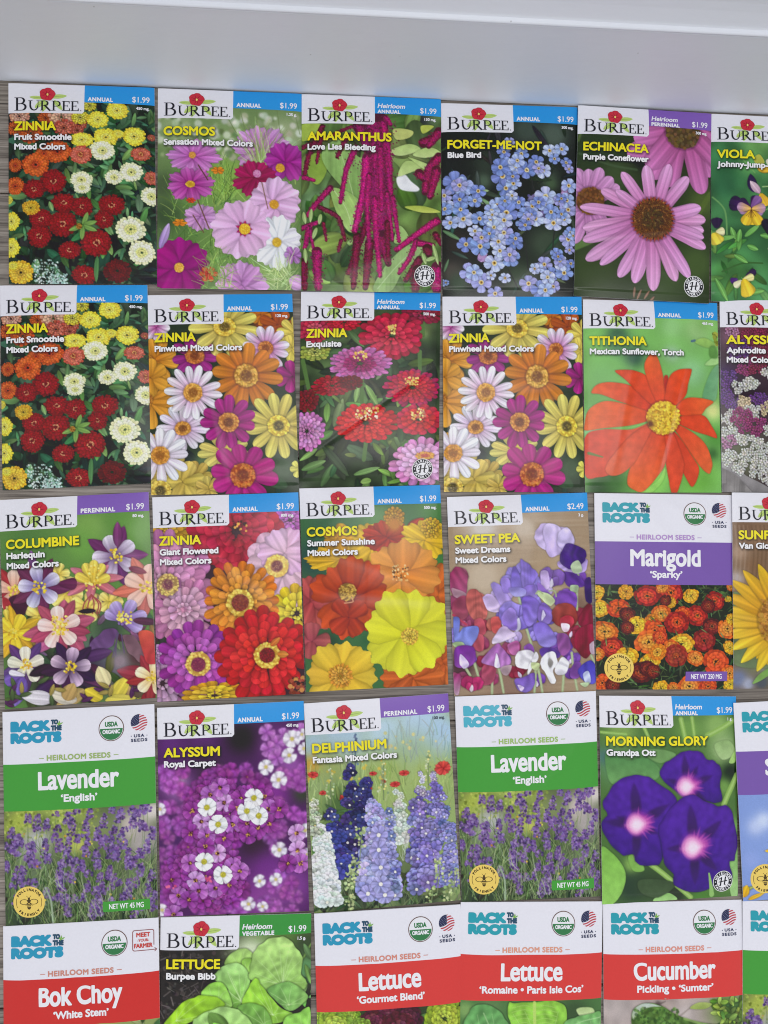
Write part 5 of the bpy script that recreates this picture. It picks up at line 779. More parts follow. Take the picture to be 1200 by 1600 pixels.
# lettering and marks: a signed field over millimetres is cut into faces along its zero line
def cut(field, x0, y0, h):
    H, W = field.shape; V = []; F = []; idx = {}
    def vert(x, y):
        k = (round(x, 4), round(y, 4))
        if k not in idx: idx[k] = len(V); V.append((x, y))
        return idx[k]
    P = field > 0; S = P[:-1, :-1].astype(int)+P[:-1, 1:]+P[1:, 1:]+P[1:, :-1]
    full = S == 4; mx = max(1, int(1.2/h))
    for r in np.nonzero(full.any(1))[0]:
        d = np.diff(np.concatenate([[0], full[r].astype(int), [0]])); st = np.nonzero(d == 1)[0]; en = np.nonzero(d == -1)[0]
        for a, b in zip(st, en):
            while a < b:
                e = min(b, a+mx); ya, yb = y0+r*h, y0+(r+1)*h
                F.append((vert(x0+a*h, ya), vert(x0+a*h, yb), vert(x0+e*h, yb), vert(x0+e*h, ya))); a = e
    rr, cc = np.nonzero((S > 0) & (S < 4))
    for r, c in zip(rr, cc):
        q = [(c, r), (c, r+1), (c+1, r+1), (c+1, r)]; f = [field[b, a] for a, b in q]; poly = []
        for i in range(4):
            j = (i+1) % 4
            if f[i] > 0: poly.append(vert(x0+q[i][0]*h, y0+q[i][1]*h))
            if (f[i] > 0) != (f[j] > 0):
                t = f[i]/(f[i]-f[j]); poly.append(vert(x0+(q[i][0]+(q[j][0]-q[i][0])*t)*h, y0+(q[i][1]+(q[j][1]-q[i][1])*t)*h))
        poly = [p for i, p in enumerate(poly) if p != poly[i-1]]
        if len(poly) >= 3: F.append(tuple(poly))
    return np.array(V) if V else np.zeros((0, 2)), F
def grid_for(x0, y0, x1, y1, h):
    X, Y = np.meshgrid(np.arange(x0, x1+h, h), np.arange(y0, y1+h, h)); return X, Y
GL = {}
def glyphs(text, space=1.0):
    k = (text, space)
    if k not in GL:
        cu = bpy.data.curves.new('t', 'FONT'); cu.body = text; cu.fill_mode = 'NONE'; cu.resolution_u = 5; cu.space_character = space
        ob = bpy.data.objects.new('t', cu); col.objects.link(ob)
        me = ob.evaluated_get(bpy.context.evaluated_depsgraph_get()).to_mesh()
        v = np.array([x.co[:2] for x in me.vertices]); e = np.array([x.vertices[:] for x in me.edges])
        seg = np.concatenate([v[e[:, 0]], v[e[:, 1]]], 1) if len(e) else np.zeros((0, 4))
        ob.to_mesh_clear(); bpy.data.objects.remove(ob); bpy.data.curves.remove(cu); GL[k] = seg
    return GL[k]
def cap_h():
    if 'cap' not in GL: s = glyphs('H'); GL['cap'] = np.ptp(s[:, [1, 3]])
    return GL['cap']
def x_h():
    if 'xh' not in GL: s = glyphs('x'); GL['xh'] = max(s[:, 1].max(), s[:, 3].max())
    return GL['xh']
def seg_field(S, h, bold, pad):
    x0 = min(S[:, 0].min(), S[:, 2].min())-pad; x1 = max(S[:, 0].max(), S[:, 2].max())+pad
    y0 = min(S[:, 1].min(), S[:, 3].min())-pad; y1 = max(S[:, 1].max(), S[:, 3].max())+pad
    X, Y = grid_for(x0, y0, x1, y1, h); D = np.full(X.shape, 9.0); T = np.zeros((X.shape[0], X.shape[1]+1), int); R = bold+3*h
    for ax, ay, bx, by in S:
        i0, i1 = max(0, int((min(ax, bx)-R-x0)/h)), int((max(ax, bx)+R-x0)/h)+2; j0, j1 = max(0, int((min(ay, by)-R-y0)/h)), int((max(ay, by)+R-y0)/h)+2
        xs, ys = X[j0:j1, i0:i1], Y[j0:j1, i0:i1]; dx, dy = bx-ax, by-ay
        t = np.clip(((xs-ax)*dx+(ys-ay)*dy)/(dx*dx+dy*dy+1e-12), 0, 1)
        D[j0:j1, i0:i1] = np.minimum(D[j0:j1, i0:i1], np.hypot(xs-ax-dx*t, ys-ay-dy*t))
        if ay != by:
            lo, hi = min(ay, by), max(ay, by); ra, rb = int(math.ceil((lo-y0)/h)), int(math.ceil((hi-y0)/h)); rows = np.arange(max(0, ra), min(X.shape[0], rb))
            xc = ax+(y0+rows*h-ay)*dx/dy; c = np.clip(np.ceil((xc-x0)/h).astype(int), 0, X.shape[1]); np.add.at(T, (rows, c), 1)
    ins = (np.cumsum(T, 1)[:, :-1] % 2) == 1
    return np.where(ins, D, -D)+bold, x0, y0
TX = {}
def text(t, x, base, cap, width=None, bold=0.0, align='l', shear=0, space=1.0, xh=None):
    """lettering in mm on the packet, y down; returns (vertices, faces)"""
    k = (t, cap, width, bold, shear, space, xh)
    if k not in TX:
        s = glyphs(t, space).copy(); c = (cap-2*bold)/cap_h(); mnx = min(s[:, 0].min(), s[:, 2].min()); wx = max(s[:, 0].max(), s[:, 2].max())-mnx
        s[:, [0, 2]] -= mnx
        if xh:          # a taller x-height, as in condensed display lettering
            C = cap_h(); h0 = x_h(); yy = s[:, [1, 3]]; s[:, [1, 3]] = np.where(yy <= 0, yy, np.where(yy <= h0, yy*xh*C/h0, np.where(yy <= C*1.02, xh*C+(yy-h0)*(1-xh)*C/(C-h0), yy)))
        sx = c if width is None else (width-2*bold)/wx
        s[:, [0, 2]] = s[:, [0, 2]]*sx+bold+shear*s[:, [1, 3]]*c; s[:, [1, 3]] = -s[:, [1, 3]]*c-bold
        h = min(.12, max(.045, cap/26)); f, x0, y0 = seg_field(s, h, bold, bold+2*h); TX[k] = (cut(f, x0, y0, h), wx*sx+2*bold)
    (V, F), w = TX[k]
    ox = x if align == 'l' else (x-w if align == 'r' else x-w/2)
    return V+[ox, base], F
def arc_text(t, cx, cy, r, a0, step, cap, bold, inward=False):
    parts = []
    for i, ch in enumerate(t):
        if ch == ' ': continue
        V, F = text(ch, 0, 0, cap, None, bold, 'c'); a = a0+i*step
        th = math.radians(a); V = V-[0, -cap/2]
        rot = th+math.pi/2 if not inward else th-math.pi/2
        c, s = math.cos(rot), math.sin(rot)
        parts.append((np.stack([cx+r*math.cos(th)+V[:, 0]*c-V[:, 1]*s, cy+r*math.sin(th)+V[:, 0]*s+V[:, 1]*c], 1), F))
    return join(parts)
def join(parts):
    V = []; F = []; n = 0
    for v, f in parts:
        V.append(v); F += [tuple(i+n for i in q) for q in f]; n += len(v)
    return (np.concatenate(V) if V else np.zeros((0, 2))), F
def shape(fn, x0, y0, x1, y1, h=.1):
    X, Y = grid_for(x0-2*h, y0-2*h, x1+2*h, y1+2*h, h); return cut(fn(X, Y), x0-2*h, y0-2*h, h)
# field pieces
def box_f(X, Y, x0, y0, x1, y1, r=0): return -np.hypot(np.maximum(np.maximum(x0+r-X, X-x1+r), 0), np.maximum(np.maximum(y0+r-Y, Y-y1+r), 0))+r+np.minimum(0, np.minimum(np.minimum(X-x0-r, x1-r-X), np.minimum(Y-y0-r, y1-r-Y)))*0+np.where((X > x0+r) & (X < x1-r) & (Y > y0+r) & (Y < y1-r), np.minimum(np.minimum(X-x0, x1-X), np.minimum(Y-y0, y1-Y))-r, 0)
def ell_f(X, Y, cx, cy, rx, ry): return (1-np.hypot((X-cx)/rx, (Y-cy)/ry))*min(rx, ry)
def cap_f(X, Y, ax, ay, bx, by, ra, rb=None):
    rb = ra if rb is None else rb; dx, dy = bx-ax, by-ay; t = np.clip(((X-ax)*dx+(Y-ay)*dy)/(dx*dx+dy*dy+1e-9), 0, 1); return ra+(rb-ra)*t-np.hypot(X-ax-dx*t, Y-ay-dy*t)
def U(*a): return np.maximum.reduce(a)
def D_f(X, Y, x0, y0, x1, y1):
    ry = (y1-y0)/2; xm = max(x0, x1-ry*1.15); return np.maximum(np.minimum(np.minimum(X-x0, xm-X), np.minimum(Y-y0, y1-Y)), np.minimum(X-xm+.01, ell_f(X, Y, xm, (y0+y1)/2, x1-xm, ry)))
def bx(X, Y, x0, y0, x1, y1): return np.minimum(np.minimum(X-x0, x1-X), np.minimum(Y-y0, y1-Y))
def seed_logo(X, Y):
    k, s = .36, .28     # thin stroke, serif
    def ring(x0, y0, x1, y1, tx, ty): return np.minimum(D_f(X, Y, x0, y0, x1, y1), -D_f(X, Y, x0-2, y0+ty, x1-tx, y1-ty))
    def stem(x, y0, y1, w=1.0, l=.75, r=.75): return U(bx(X, Y, x, y0, x+w, y1), bx(X, Y, x-l, y0, x+w+r, y0+s), bx(X, Y, x-l, y1-s, x+w+r, y1))
    B = U(stem(4.5, 8.5, 16.2, 1.15, .95, .3), ring(5.2, 8.5, 9.7, 12.4, 1.2, k), ring(5.2, 12.1, 10.6, 16.2, 1.25, k))
    t, b = 10.3, 16.2
    u_ = np.minimum(np.minimum(ell_f(X, Y, 14.75, 13.4, 2.55, 2.95), -ell_f(X, Y, 14.95, 13.2, 1.75, 2.5)), Y-13.2)
    Uc = U(bx(X, Y, 12.2, t, 13.1, 13.6), bx(X, Y, 11.5, t, 13.9, t+s), bx(X, Y, 16.9, t, 17.3, 13.6), bx(X, Y, 16.2, t, 18.0, t+s), u_)
    R = U(stem(18.9, t, b, .95, .7, .6), ring(19.5, t, 23.0, 13.4, .95, k), cap_f(X, Y, 20.9, 13.2, 23.6, b-.2, .48, .5), bx(X, Y, 23.2, b-s, 24.7, b))
    Pc = U(stem(25.4, t, b, .95, .7, .6), ring(26.0, t, 29.8, 13.7, .95, k))
    def E(x): return U(stem(x, t, b, .95, .65, .3), bx(X, Y, x, t, x+3.7, t+k), bx(X, Y, x, b-k, x+3.9, b), bx(X, Y, x, 13.05, x+2.6, 13.05+k), np.minimum(bx(X, Y, x+3.2, t, x+3.7, t+1.5), (X-(x+3.25))*1.0-(Y-t)*.25+.2), np.minimum(bx(X, Y, x+3.4, b-1.6, x+4.0, b), (X-(x+3.45))-(b-Y)*.2+.15), bx(X, Y, x+2.3, 12.5, x+2.6, 13.9))
    dot = ell_f(X, Y, 41.2, 16.0, .3, .3)
    return U(B, Uc, R, Pc, E(31.1), E(36.0), dot)
def leaf_f(X, Y, x, y, ang, L, w):
    a = math.radians(ang); t = ((X-x)*math.cos(a)+(Y-y)*math.sin(a))/L; s = -(X-x)*math.sin(a)+(Y-y)*math.cos(a); tc = np.clip(t, 0, 1)
    return np.minimum(1.75*tc**.62*(1-tc)**.72*w/2-np.abs(s), np.minimum(t, 1-t)*L+.02)
LOGO = {}
def logo_parts():
    if not LOGO:
        LOGO['letters'] = shape(seed_logo, 3.2, 8.2, 42, 16.5, .07)
        lv = [(20.5, 8.8, 184, 8.4, 3.0), (24, 8.0, -6, 9.2, 3.8), (21.2, 10.0, 142, 7.6, 4.4), (22.5, 10.4, 115, 7.2, 3.6), (26, 10.0, 50, 7.4, 3.8)]
        LOGO['leaf'] = shape(lambda X, Y: U(*[leaf_f(X, Y, *l) for l in lv]), 12, 4, 34, 17, .09)
        LOGO['leaf2'] = shape(lambda X, Y: U(*[cap_f(X, Y, l[0]+math.cos(math.radians(l[2]))*l[3]*.15, l[1]+math.sin(math.radians(l[2]))*l[3]*.15, l[0]+math.cos(math.radians(l[2]))*l[3]*.9, l[1]+math.sin(math.radians(l[2]))*l[3]*.9, .13, .05) for l in lv]), 12, 4, 34, 17, .09)
        def fl(X, Y):
            a = np.arctan2(Y-6.3, X-22.2); return (4.35+.22*np.cos(5*a+.6)+.08*np.cos(11*a)-np.hypot((X-22.2), (Y-6.3)*1.12))
        LOGO['bloom'] = shape(fl, 17, 1, 27.5, 11.5, .09)
        LOGO['vein'] = shape(lambda X, Y: U(*[cap_f(X, Y, 22.2, 6.4, 22.2+3.6*math.cos(t), 6.4+3.2*math.sin(t), .26, .03) for t in (.2, 1.3, 1.9, 2.8, 3.6, 4.4, 5.3)], *[np.minimum(fl(X, Y), .13-fl(X, Y))]), 17, 1, 27.5, 11.5, .09)
        LOGO['eye'] = shape(lambda X, Y: U(ell_f(X, Y, 22.3, 6.5, .55, .75)), 21, 5, 24, 8, .09)
    return LOGO
# ---------------------------------------------------------------- a packet
PW, PH = 82.5, 116.0
class Packet:
    def __init__(self, key, label, seed, bulge=1.5, lift=(0, 0, 0, 0), group='seed packets laid out on the floor'):
        rs = np.random.RandomState(seed); q = np.array(WORLD[key], float); self.c = q.mean(0); self.q = q-self.c; self.key = key
        if key not in ('fmn', 'exq', 'tit', 'mar', 'del', 'mor', 'cuc', 'swe'): lift = tuple(l+rs.uniform(0, .9) for l in lift)     # corners curl up a little
        self.lift = lift; self.bulge = bulge
        self.w = [(rs.uniform(-.10, .10), rs.uniform(.5, 2.2), rs.uniform(.4, 2.2), rs.uniform(0, 6.3)) for i in range(6)]
        self.cr = [(rs.uniform(-.4, .4), rs.uniform(0, 3.14), rs.uniform(.15, .85), rs.uniform(.1, .9), rs.uniform(.02, .06)) for i in range(4)]
        self.fold = rs.uniform(.962, .974)
        self.root = bpy.data.objects.new('seed_packet', None); col.objects.link(self.root); self.root.location = (self.c[0]*MM, self.c[1]*MM, 0)
        self.root['label'] = label; self.root['category'] = 'seed packet'; self.root['group'] = group; self.root.empty_display_size = .01
    def S(self, u, v, lift=0.0):
        u = np.asarray(u, float); v = np.asarray(v, float); q = self.q; l = self.lift
        w = [(1-u)*(1-v), u*(1-v), u*v, (1-u)*v]
        x = sum(w[i]*q[i, 0] for i in range(4)); y = sum(w[i]*q[i, 1] for i in range(4)); z = 1.15+sum(w[i]*l[i] for i in range(4))
        uc, vc = np.clip(u, 0, 1), np.clip(v, 0, 1)
        e = (1-np.abs(2*uc-1)**3)*(1-np.abs(2*vc-1)**5); z = z+1.35*self.bulge*e
        e2 = np.minimum(1, 6*np.minimum(np.minimum(uc, 1-uc), np.minimum(vc, 1-vc)))
        for a, fu, fv, p in self.w: z = z+a*e2*np.sin(fu*6.28*u+fv*6.28*v+p)
        for a, th, pu, pv, wd in self.cr: z = z+a*e2*np.exp(-(((u-pu)*math.cos(th)+(v-pv)*1.4*math.sin(th))/wd)**2)
        z = z+.10*np.exp(-((v-.022)/.008)**2)*e2+.35*np.clip((self.fold-v)/.012, 0, 1)*np.clip((1.0001-v)*60, 0, 1)*np.minimum(1, 25*np.minimum(uc, 1-uc)+.3)
        return np.stack([x*MM, y*MM, (z+lift)*MM], -1)
    def put(self, name, layers, lift, parent=None):
        """layers: list of ((V, F), hex colour) in packet mm; one mesh"""
        V = []; F = []; mi = []; mats = []; n = 0
        for i, ((v, f), c) in enumerate(layers):
            if not len(v): continue
            V.append(self.S(v[:, 0]/PW, v[:, 1]/PH, lift+.018*i)); F += [tuple(k+n for k in q) for q in f]; n += len(v); mi += [len(mats)]*len(f); mats.append(flat_ink(c))
        return mesh_obj(name, np.concatenate(V), F, mats, parent or self.root, mi)
    def panel(self, name, u0, v0, u1, v1, c, lift, nu=48, nv=24, rc=0):
        uu = np.linspace(u0, u1, nu+1); vv = np.linspace(v0, v1, nv+1); A, B = np.meshgrid(uu, vv)
        if rc:      # rounded lower right corner
            f = np.clip((B-(v1-rc/PH))/(rc/PH), 0, 1); lim = u1-(rc/PW)*(1-np.sqrt(1-f*f)); A = u0+(A-u0)*(lim-u0)/(u1-u0)
        V = self.S(A, B, lift).reshape(-1, 3); k = nu+1
        F = [(j*k+i, (j+1)*k+i, (j+1)*k+i+1, j*k+i+1) for j in range(nv) for i in range(nu)]
        return mesh_obj(name, V, F, flat_ink(c), self.root, smooth=True)
    def pouch(self, rip=0):
        nu = 40; vr = np.unique(np.concatenate([np.linspace(0, 1, 53), [self.fold-.012, self.fold, self.fold+.004, .985]])); nv = len(vr)-1; A, B = np.meshgrid(np.linspace(0, 1, nu+1), vr)
        inner = (A > 0) & (A < 1) & (B > 0) & (B < 1)
        T = self.S(A, B, np.where(inner, -.16, 0.0)).reshape(-1, 3); k = nu+1; Bt = T.copy(); N = len(T)
        w4 = [(1-A)*(1-B), A*(1-B), A*B, (1-A)*B]; sag = np.sqrt(np.clip((1-np.abs(2*A-1)**3)*(1-np.abs(2*B-1)**5), 0, 1)); Bt[:, 2] = (.06+.9*(1-sag)+sum(w4[i]*self.lift[i] for i in range(4))).ravel()*MM
        F = [(j*k+i, (j+1)*k+i, (j+1)*k+i+1, j*k+i+1) for j in range(nv) for i in range(nu)]
        F += [(N+j*k+i, N+j*k+i+1, N+(j+1)*k+i+1, N+(j+1)*k+i) for j in range(nv) for i in range(nu)]
        ring = [i for i in range(k)]+[j*k+nu for j in range(1, nv+1)]+[nv*k+i for i in range(nu-1, -1, -1)]+[j*k for j in range(nv-1, 0, -1)]
        for a, b in zip(ring, ring[1:]+ring[:1]): F.append((a, b, N+b, N+a))
        self.po = mesh_obj('pouch', np.concatenate([T, Bt]), F, flat_ink('e0dfe4', .5), self.root, smooth=False)
        self.po.data.polygons.foreach_set('use_smooth', [len(f) == 4 and i < 2*nu*nv for i, f in enumerate(F)])
    def picture(self, img, vtop, shadows=()):
        img = img.copy()
        r0 = max(0, int(vtop*(CH-1))-1)
        for (V, F), k in shadows:                 # the soft grey halo printed behind the lettering
            m = np.zeros((CH, CW))
            px = np.clip((V[:, 0]/PW*CW+1.2).astype(int), 0, CW-1); py = np.clip((V[:, 1]/PH*CH+1.6).astype(int), 0, CH-1); np.maximum.at(m, (py, px), 1)
            g = gauss1(5, 1.5); p = np.pad(m, 5); p = sum(g[i]*p[i:i+CH] for i in range(11)); m = sum(g[i]*p[:, i:i+CW] for i in range(11)); img *= (1-np.clip(m*1.5, 0, 1)*k)[..., None]
        img = img[r0:]; h = CH-r0
        A, B = np.meshgrid(np.linspace(0, 1, CW), np.linspace(r0/(CH-1), 1, h)); V = self.S(A, B, .07).reshape(-1, 3)
        i = np.arange(h*CW).reshape(h, CW); F = np.stack([i[:-1, :-1], i[1:, :-1], i[1:, 1:], i[:-1, 1:]], -1).reshape(-1, 4)
        me = bpy.data.meshes.new('picture'); me.vertices.add(len(V)); me.vertices.foreach_set('co', V.ravel().astype(np.float32)); n = len(F)
        me.loops.add(n*4); me.loops.foreach_set('vertex_index', F.ravel().astype(np.int32)); me.polygons.add(n)
        me.polygons.foreach_set('loop_start', np.arange(0, n*4, 4, dtype=np.int32)); me.polygons.foreach_set('loop_total', np.full(n, 4, np.int32)); me.polygons.foreach_set('use_smooth', np.ones(n, bool))
        at = me.color_attributes.new('ink', 'FLOAT_COLOR', 'POINT'); c = np.ones((h*CW, 4), np.float32); c[:, :3] = ink(img.reshape(-1, 3)); at.data.foreach_set('color', c.ravel())
        me.materials.append(picture_mat()); me.update(calc_edges=True); me.validate()
        o = bpy.data.objects.new('picture', me); col.objects.link(o); o.parent = self.root
YEL, WHT, BLU, PUR, GRN = 'efdb28', 'e4e3e8', '2f93d8', '7e5cae', '3d9140'
def flower_packet(key, label, seed, img, title, tw, subs, kind='ANNUAL', band=BLU, price='$1.99', wt='450 mg.', heir=False, seal=False, wcol=WHT, **kw):
    p = Packet(key, label, seed, **kw); p.pouch()
    T = text(title, 3.4, 27.8, 5.3, tw, .25); subt = []
    y = 33.4
    for s, w in subs: subt.append(text(s, 3.5, y, 3.6, w, .2, xh=.7)); y += 5.6
    p.picture(img, .085, [(T, .45)]+[(s, .5) for s in subt])
    lp = p.panel('logo_panel', 0, 0, .522, .152, 'e0dfe5', .13, 28, 14, 1.2); p.panel('price_band', .522, 0, 1, .0925, band, .13, 26, 8)
    L = logo_parts(); p.put('logo_lettering', [(L['letters'], '22222a')], .26, lp)
    p.put('logo_leaves', [(L['leaf'], 'b4cc72'), (L['leaf2'], '7c9a48')], .215, lp); p.put('logo_bloom', [(L['bloom'], 'c3303f'), (L['vein'], '8c1c2c'), (L['eye'], 'e8cc70')], .30, lp)
    if heir: bt = join([text('Heirloom', 44.6, 7.3, 2.9, 16.2, .12, shear=.22), text(kind, 44.6, 10.6, 2.35, 13.6 if kind == 'ANNUAL' else 17.6, .16, space=1.1)])
    else: bt = text(kind, 45, 10, 2.6, 14.2 if kind == 'ANNUAL' else 19, .16, space=1.12)
    p.put('band_lettering', [(join([bt, text(price, 79.8, 9.5, 3.4, 9.8, .06, 'r')]), WHT)], .23)
    p.put('title_lettering', [(T, YEL)], .16); p.put('subtitle_lettering', [(join(subt), 'e8e7ec')], .16)
    p.put('weight_lettering', [(text(wt, 79.6, 13.9, 1.75, None, .08, 'r'), wcol)], .16)
    if seal:
        x, y = 72.6, 106.5
        sl = shape(lambda X, Y: ell_f(X, Y, x, y, 6.2, 6.2), x-6.5, y-6.5, x+6.5, y+6.5, .12); bk = shape(lambda X, Y: ell_f(X, Y, x, y, 5.8, 5.8), x-6.5, y-6.5, x+6.5, y+6.5, .12); wi = shape(lambda X, Y: ell_f(X, Y, x, y, 3.7, 3.7), x-6.5, y-6.5, x+6.5, y+6.5, .12)
        def H(X, Y): return U(cap_f(X, Y, x-.9, y-2.2, x-1.5, y+2.2, .42), cap_f(X, Y, x+1.6, y-2.4, x+1.0, y+1.6, .42), cap_f(X, Y, x+1.0, y+1.6, x+1.7, y+2.3, .34, .2), cap_f(X, Y, x-2.5, y+.2, x+2.6, y-.4, .26), cap_f(X, Y, x-.9, y-2.2, x-2.2, y-1.8, .3, .22), cap_f(X, Y, x-2.2, y-1.8, x-2.5, y-.9, .2, .15), cap_f(X, Y, x-1.5, y+2.2, x-2.2, y+2.1, .3, .2))
        dots = shape(lambda X, Y: U(ell_f(X, Y, x-4.75, y, .35, .35), ell_f(X, Y, x+4.75, y, .35, .35)), x-6, y-1, x+6, y+1, .1)
        p.put('heirloom_seal', [(sl, 'dfe0dc'), (bk, '23242a'), (wi, 'e4e4e6'), (shape(H, x-3.5, y-3.2, x+3.5, y+3.2, .09), '23242a'), (arc_text('HEIRLOOM', x, y, 4.75, -90-66, 19, 1.5, .1), 'e4e4e6'), (arc_text('FAVORITE', x, y, 4.75, 90+62, -17.7, 1.5, .1, True), 'e4e4e6'), (dots, 'e4e4e6')], .17)
    return p
BADGE = {}
def badge_parts():
    if BADGE: return BADGE
    B = BADGE; T = '2f9aa8'; Nv = '2c3454'
    B['back'] = join([text('BACK', 4.4, 11.2, 5.8, 21.6, .72), text('ROOTS', 4.4, 17.5, 5.8, 27.8, .72)])
    B['to'] = join([text('TO', 26.4, 8.0, 2.7, 4.0, .3), text('THE', 26.4, 11.3, 2.9, 5.9, .3)])
    B['sprig'] = shape(lambda X, Y: U(leaf_f(X, Y, 30.6, 8.2, -75, 2.2, .9), leaf_f(X, Y, 30.8, 8.3, -30, 2.4, .9), leaf_f(X, Y, 30.8, 8.4, -130, 1.7, .8), cap_f(X, Y, 30.4, 8.8, 31.4, 7.0, .1)), 29, 5, 34, 9, .07)
    x, y = 59.2, 11.7
    B['us'] = [(shape(lambda X, Y: ell_f(X, Y, x, y, 6.9, 6.9), x-7, y-7, x+7, y+7, .12), '6a5148'), (shape(lambda X, Y: ell_f(X, Y, x, y, 6.45, 6.45), x-7, y-7, x+7, y+7, .12), 'e2e2e6'), (shape(lambda X, Y: np.minimum(ell_f(X, Y, x, y, 6.2, 6.2), Y-y-.1), x-7, y-1, x+7, y+7, .12), '38784a'), (text('USDA', x, y-.9, 2.7, 7.0, .16, 'c'), '38784a'), (text('ORGANIC', x, y+2.9, 2.2, 9.6, .12, 'c'), 'e4e4e8')]
    fx, fy, fr = 74.2, 9.4, 4.5; ca, sa = math.cos(-.3), math.sin(-.3)
    def rot(X, Y): return (X-fx)*ca+(Y-fy)*sa, -(X-fx)*sa+(Y-fy)*ca
    def stripes(X, Y):
        a, b = rot(X, Y); b = b+.35*np.sin(a*.7); s = .34-np.abs(((b+fr)/1.36) % 1-.5)*1.36
        return np.minimum(np.minimum(s, ell_f(X, Y, fx, fy, fr, fr)), -np.minimum(.2-X+fx, .6-b))
    def canton(X, Y):
        a, b = rot(X, Y); b = b+.35*np.sin(a*.7); return np.minimum(ell_f(X, Y, fx, fy, fr, fr), np.minimum(.1+fx-X, .6-b))
    def stars(X, Y):
        a, b = rot(X, Y); return np.minimum(canton(X, Y), .13-np.hypot((a*.9+.5*np.floor(b/.8)) % .9-.45, b % .8-.4))
    B['flag'] = [(shape(stripes, fx-5, fy-5, fx+5, fy+5, .09), 'b8404a'), (shape(canton, fx-5, fy-5, fx+5, fy+5, .09), '2c3050'), (shape(stars, fx-5, fy-5, fx+5, fy+5, .07), 'a8acc0'), (join([text('USA', fx, 17.4, 1.7, 5.6, .09, 'c', space=1.2), text('SEEDS', fx, 19.8, 1.7, 8.8, .09, 'c', space=1.2), shape(lambda X, Y: U(ell_f(X, Y, fx-4.2, 16.6, .25, .25), ell_f(X, Y, fx+4.2, 16.6, .25, .25)), fx-5, 16, fx+5, 17.2, .08)]), Nv)]
    def fb(X, Y): return np.minimum(box_f(X, Y, 69.2, 6.2, 80.0, 17.0, 1.3), -box_f(X, Y, 69.55, 6.55, 79.65, 16.65, 1.0))
    B['farmer'] = [(shape(lambda X, Y: U(np.minimum(np.minimum(box_f(X, Y, 68.6, 5.8, 80.2, 17.0, 1.2), -box_f(X, Y, 69.0, 6.2, 79.8, 16.6, .9)), U(14.3-Y, 78.5-X)), cap_f(X, Y, 78, 16.8, 81.4, 16.8, .18), cap_f(X, Y, 80.4, 15.9, 81.4, 16.8, .18), cap_f(X, Y, 80.4, 17.7, 81.4, 16.8, .18)), 68, 5, 82, 18.2, .09), '8a5050'), (join([text('MEET', 74.4, 9.6, 2.4, 7.4, .13, 'c'), text('-YOUR-', 74.4, 12.1, 1.5, 6.2, .07, 'c'), text('FARMER', 74.4, 15.4, 2.4, 9.8, .13, 'c')]), 'c0443c')]
    x, y = 13.2, 103.2
    def bee(X, Y):
        w1 = np.minimum(.14-np.abs(ell_f(X, Y, x-2.6, y-.2, 2.2, 1.35)), 9); w2 = np.minimum(.14-np.abs(ell_f(X, Y, x+2.6, y-.2, 2.2, 1.35)), 9)
        ab = np.minimum(ell_f(X, Y, x, y+2.0, 1.15, 2.0), U(.3-np.abs((Y-y-.6) % .95-.45), Y-y-3.2))
        return U(w1, w2, ell_f(X, Y, x, y-.7, .95, 1.0), ell_f(X, Y, x, y-2.0, .6, .55), ab, cap_f(X, Y, x-.2, y-2.4, x-1.2, y-3.4, .11), cap_f(X, Y, x+.2, y-2.4, x+1.1, y-3.5, .11), cap_f(X, Y, x-.6, y+.6, x-1.8, y+1.8, .11), cap_f(X, Y, x+.6, y+.6, x+1.8, y+1.8, .11))
    def arcs(X, Y):
        r = np.hypot(X-x, Y-y); a = np.degrees(np.arctan2(Y-y, X-x)); return np.minimum(.13-np.abs(r-6.9), U(22-np.abs(a-2), 22-np.abs(np.where(a < 0, a+360, a)-178))*.1)
    B['poll'] = [(shape(lambda X, Y: ell_f(X, Y, x, y, 8.6, 8.6), x-9, y-9, x+9, y+9, .12), 'e6c866'), (join([shape(bee, x-5.2, y-4, x+5.2, y+4.4, .08), arc_text('POLLINATOR', x, y, 6.9, -90-58, 12.9, 1.5, .12), arc_text('FRIENDLY', x, y, 6.9, 90+46, -13.2, 1.5, .12, True), shape(arcs, x-8, y-8, x+8, y+8, .09)]), '4a3c24')]
    return B
def root_packet(key, label, seed, img, title, tw, sub, sw, band, hcol, wt=None, bee=True, farmer=False, tcol='2f9aa8', **kw):
    p = Packet(key, label, seed, **kw); p.pouch(); B = badge_parts(); p.picture(img, .462)
    hp = p.panel('header_panel', 0, 0, 1, .247, 'e0dfe6', .12, 48, 24); nb = p.panel('name_band', 0, .247, 1, .466, band, .12, 48, 22)
    p.put('brand_lettering', [(B['back'], tcol), (B['to'], '2c4c64'), (B['sprig'], '7cb04c')], .23, hp)
    p.put('organic_seal', B['us'], .22); p.put('farmer_badge' if farmer else 'flag_badge', B['farmer'] if farmer else B['flag'], .22)
    ln = shape(lambda X, Y: U(bx(X, Y, 20, 25.8, 22.6, 26.15), bx(X, Y, 60.4, 25.8, 63.0, 26.15)), 19.5, 25.4, 63.5, 26.5, .09)
    p.put('header_lettering', [(join([text('HEIRLOOM SEEDS', 41.4, 27.4, 3.0, 34.6, .16, 'c', space=1.08), ln]), hcol)], .23, hp)
    p.put('title_lettering', [(text(title, 41.2, 43.2, 10.0, tw, .42, 'c', xh=.77), 'e6e5ec')], .23, nb); p.put('subtitle_lettering', [(text(sub, 41.4, 50.0, 4.1, sw, .2, 'c', xh=.7), 'e6e5ec')], .23, nb)
    if bee: p.put('pollinator_badge', B['poll'], .15)
    if wt:
        p.put('net_weight_label', [(shape(lambda X, Y: bx(X, Y, 53, 105.3, 78.5, 111), 52.8, 105, 78.7, 111.3, .25), band), (text(wt, 65.7, 109.6, 2.9, 18.8, .07, 'c'), 'e6e5ec')], .15)
    return p
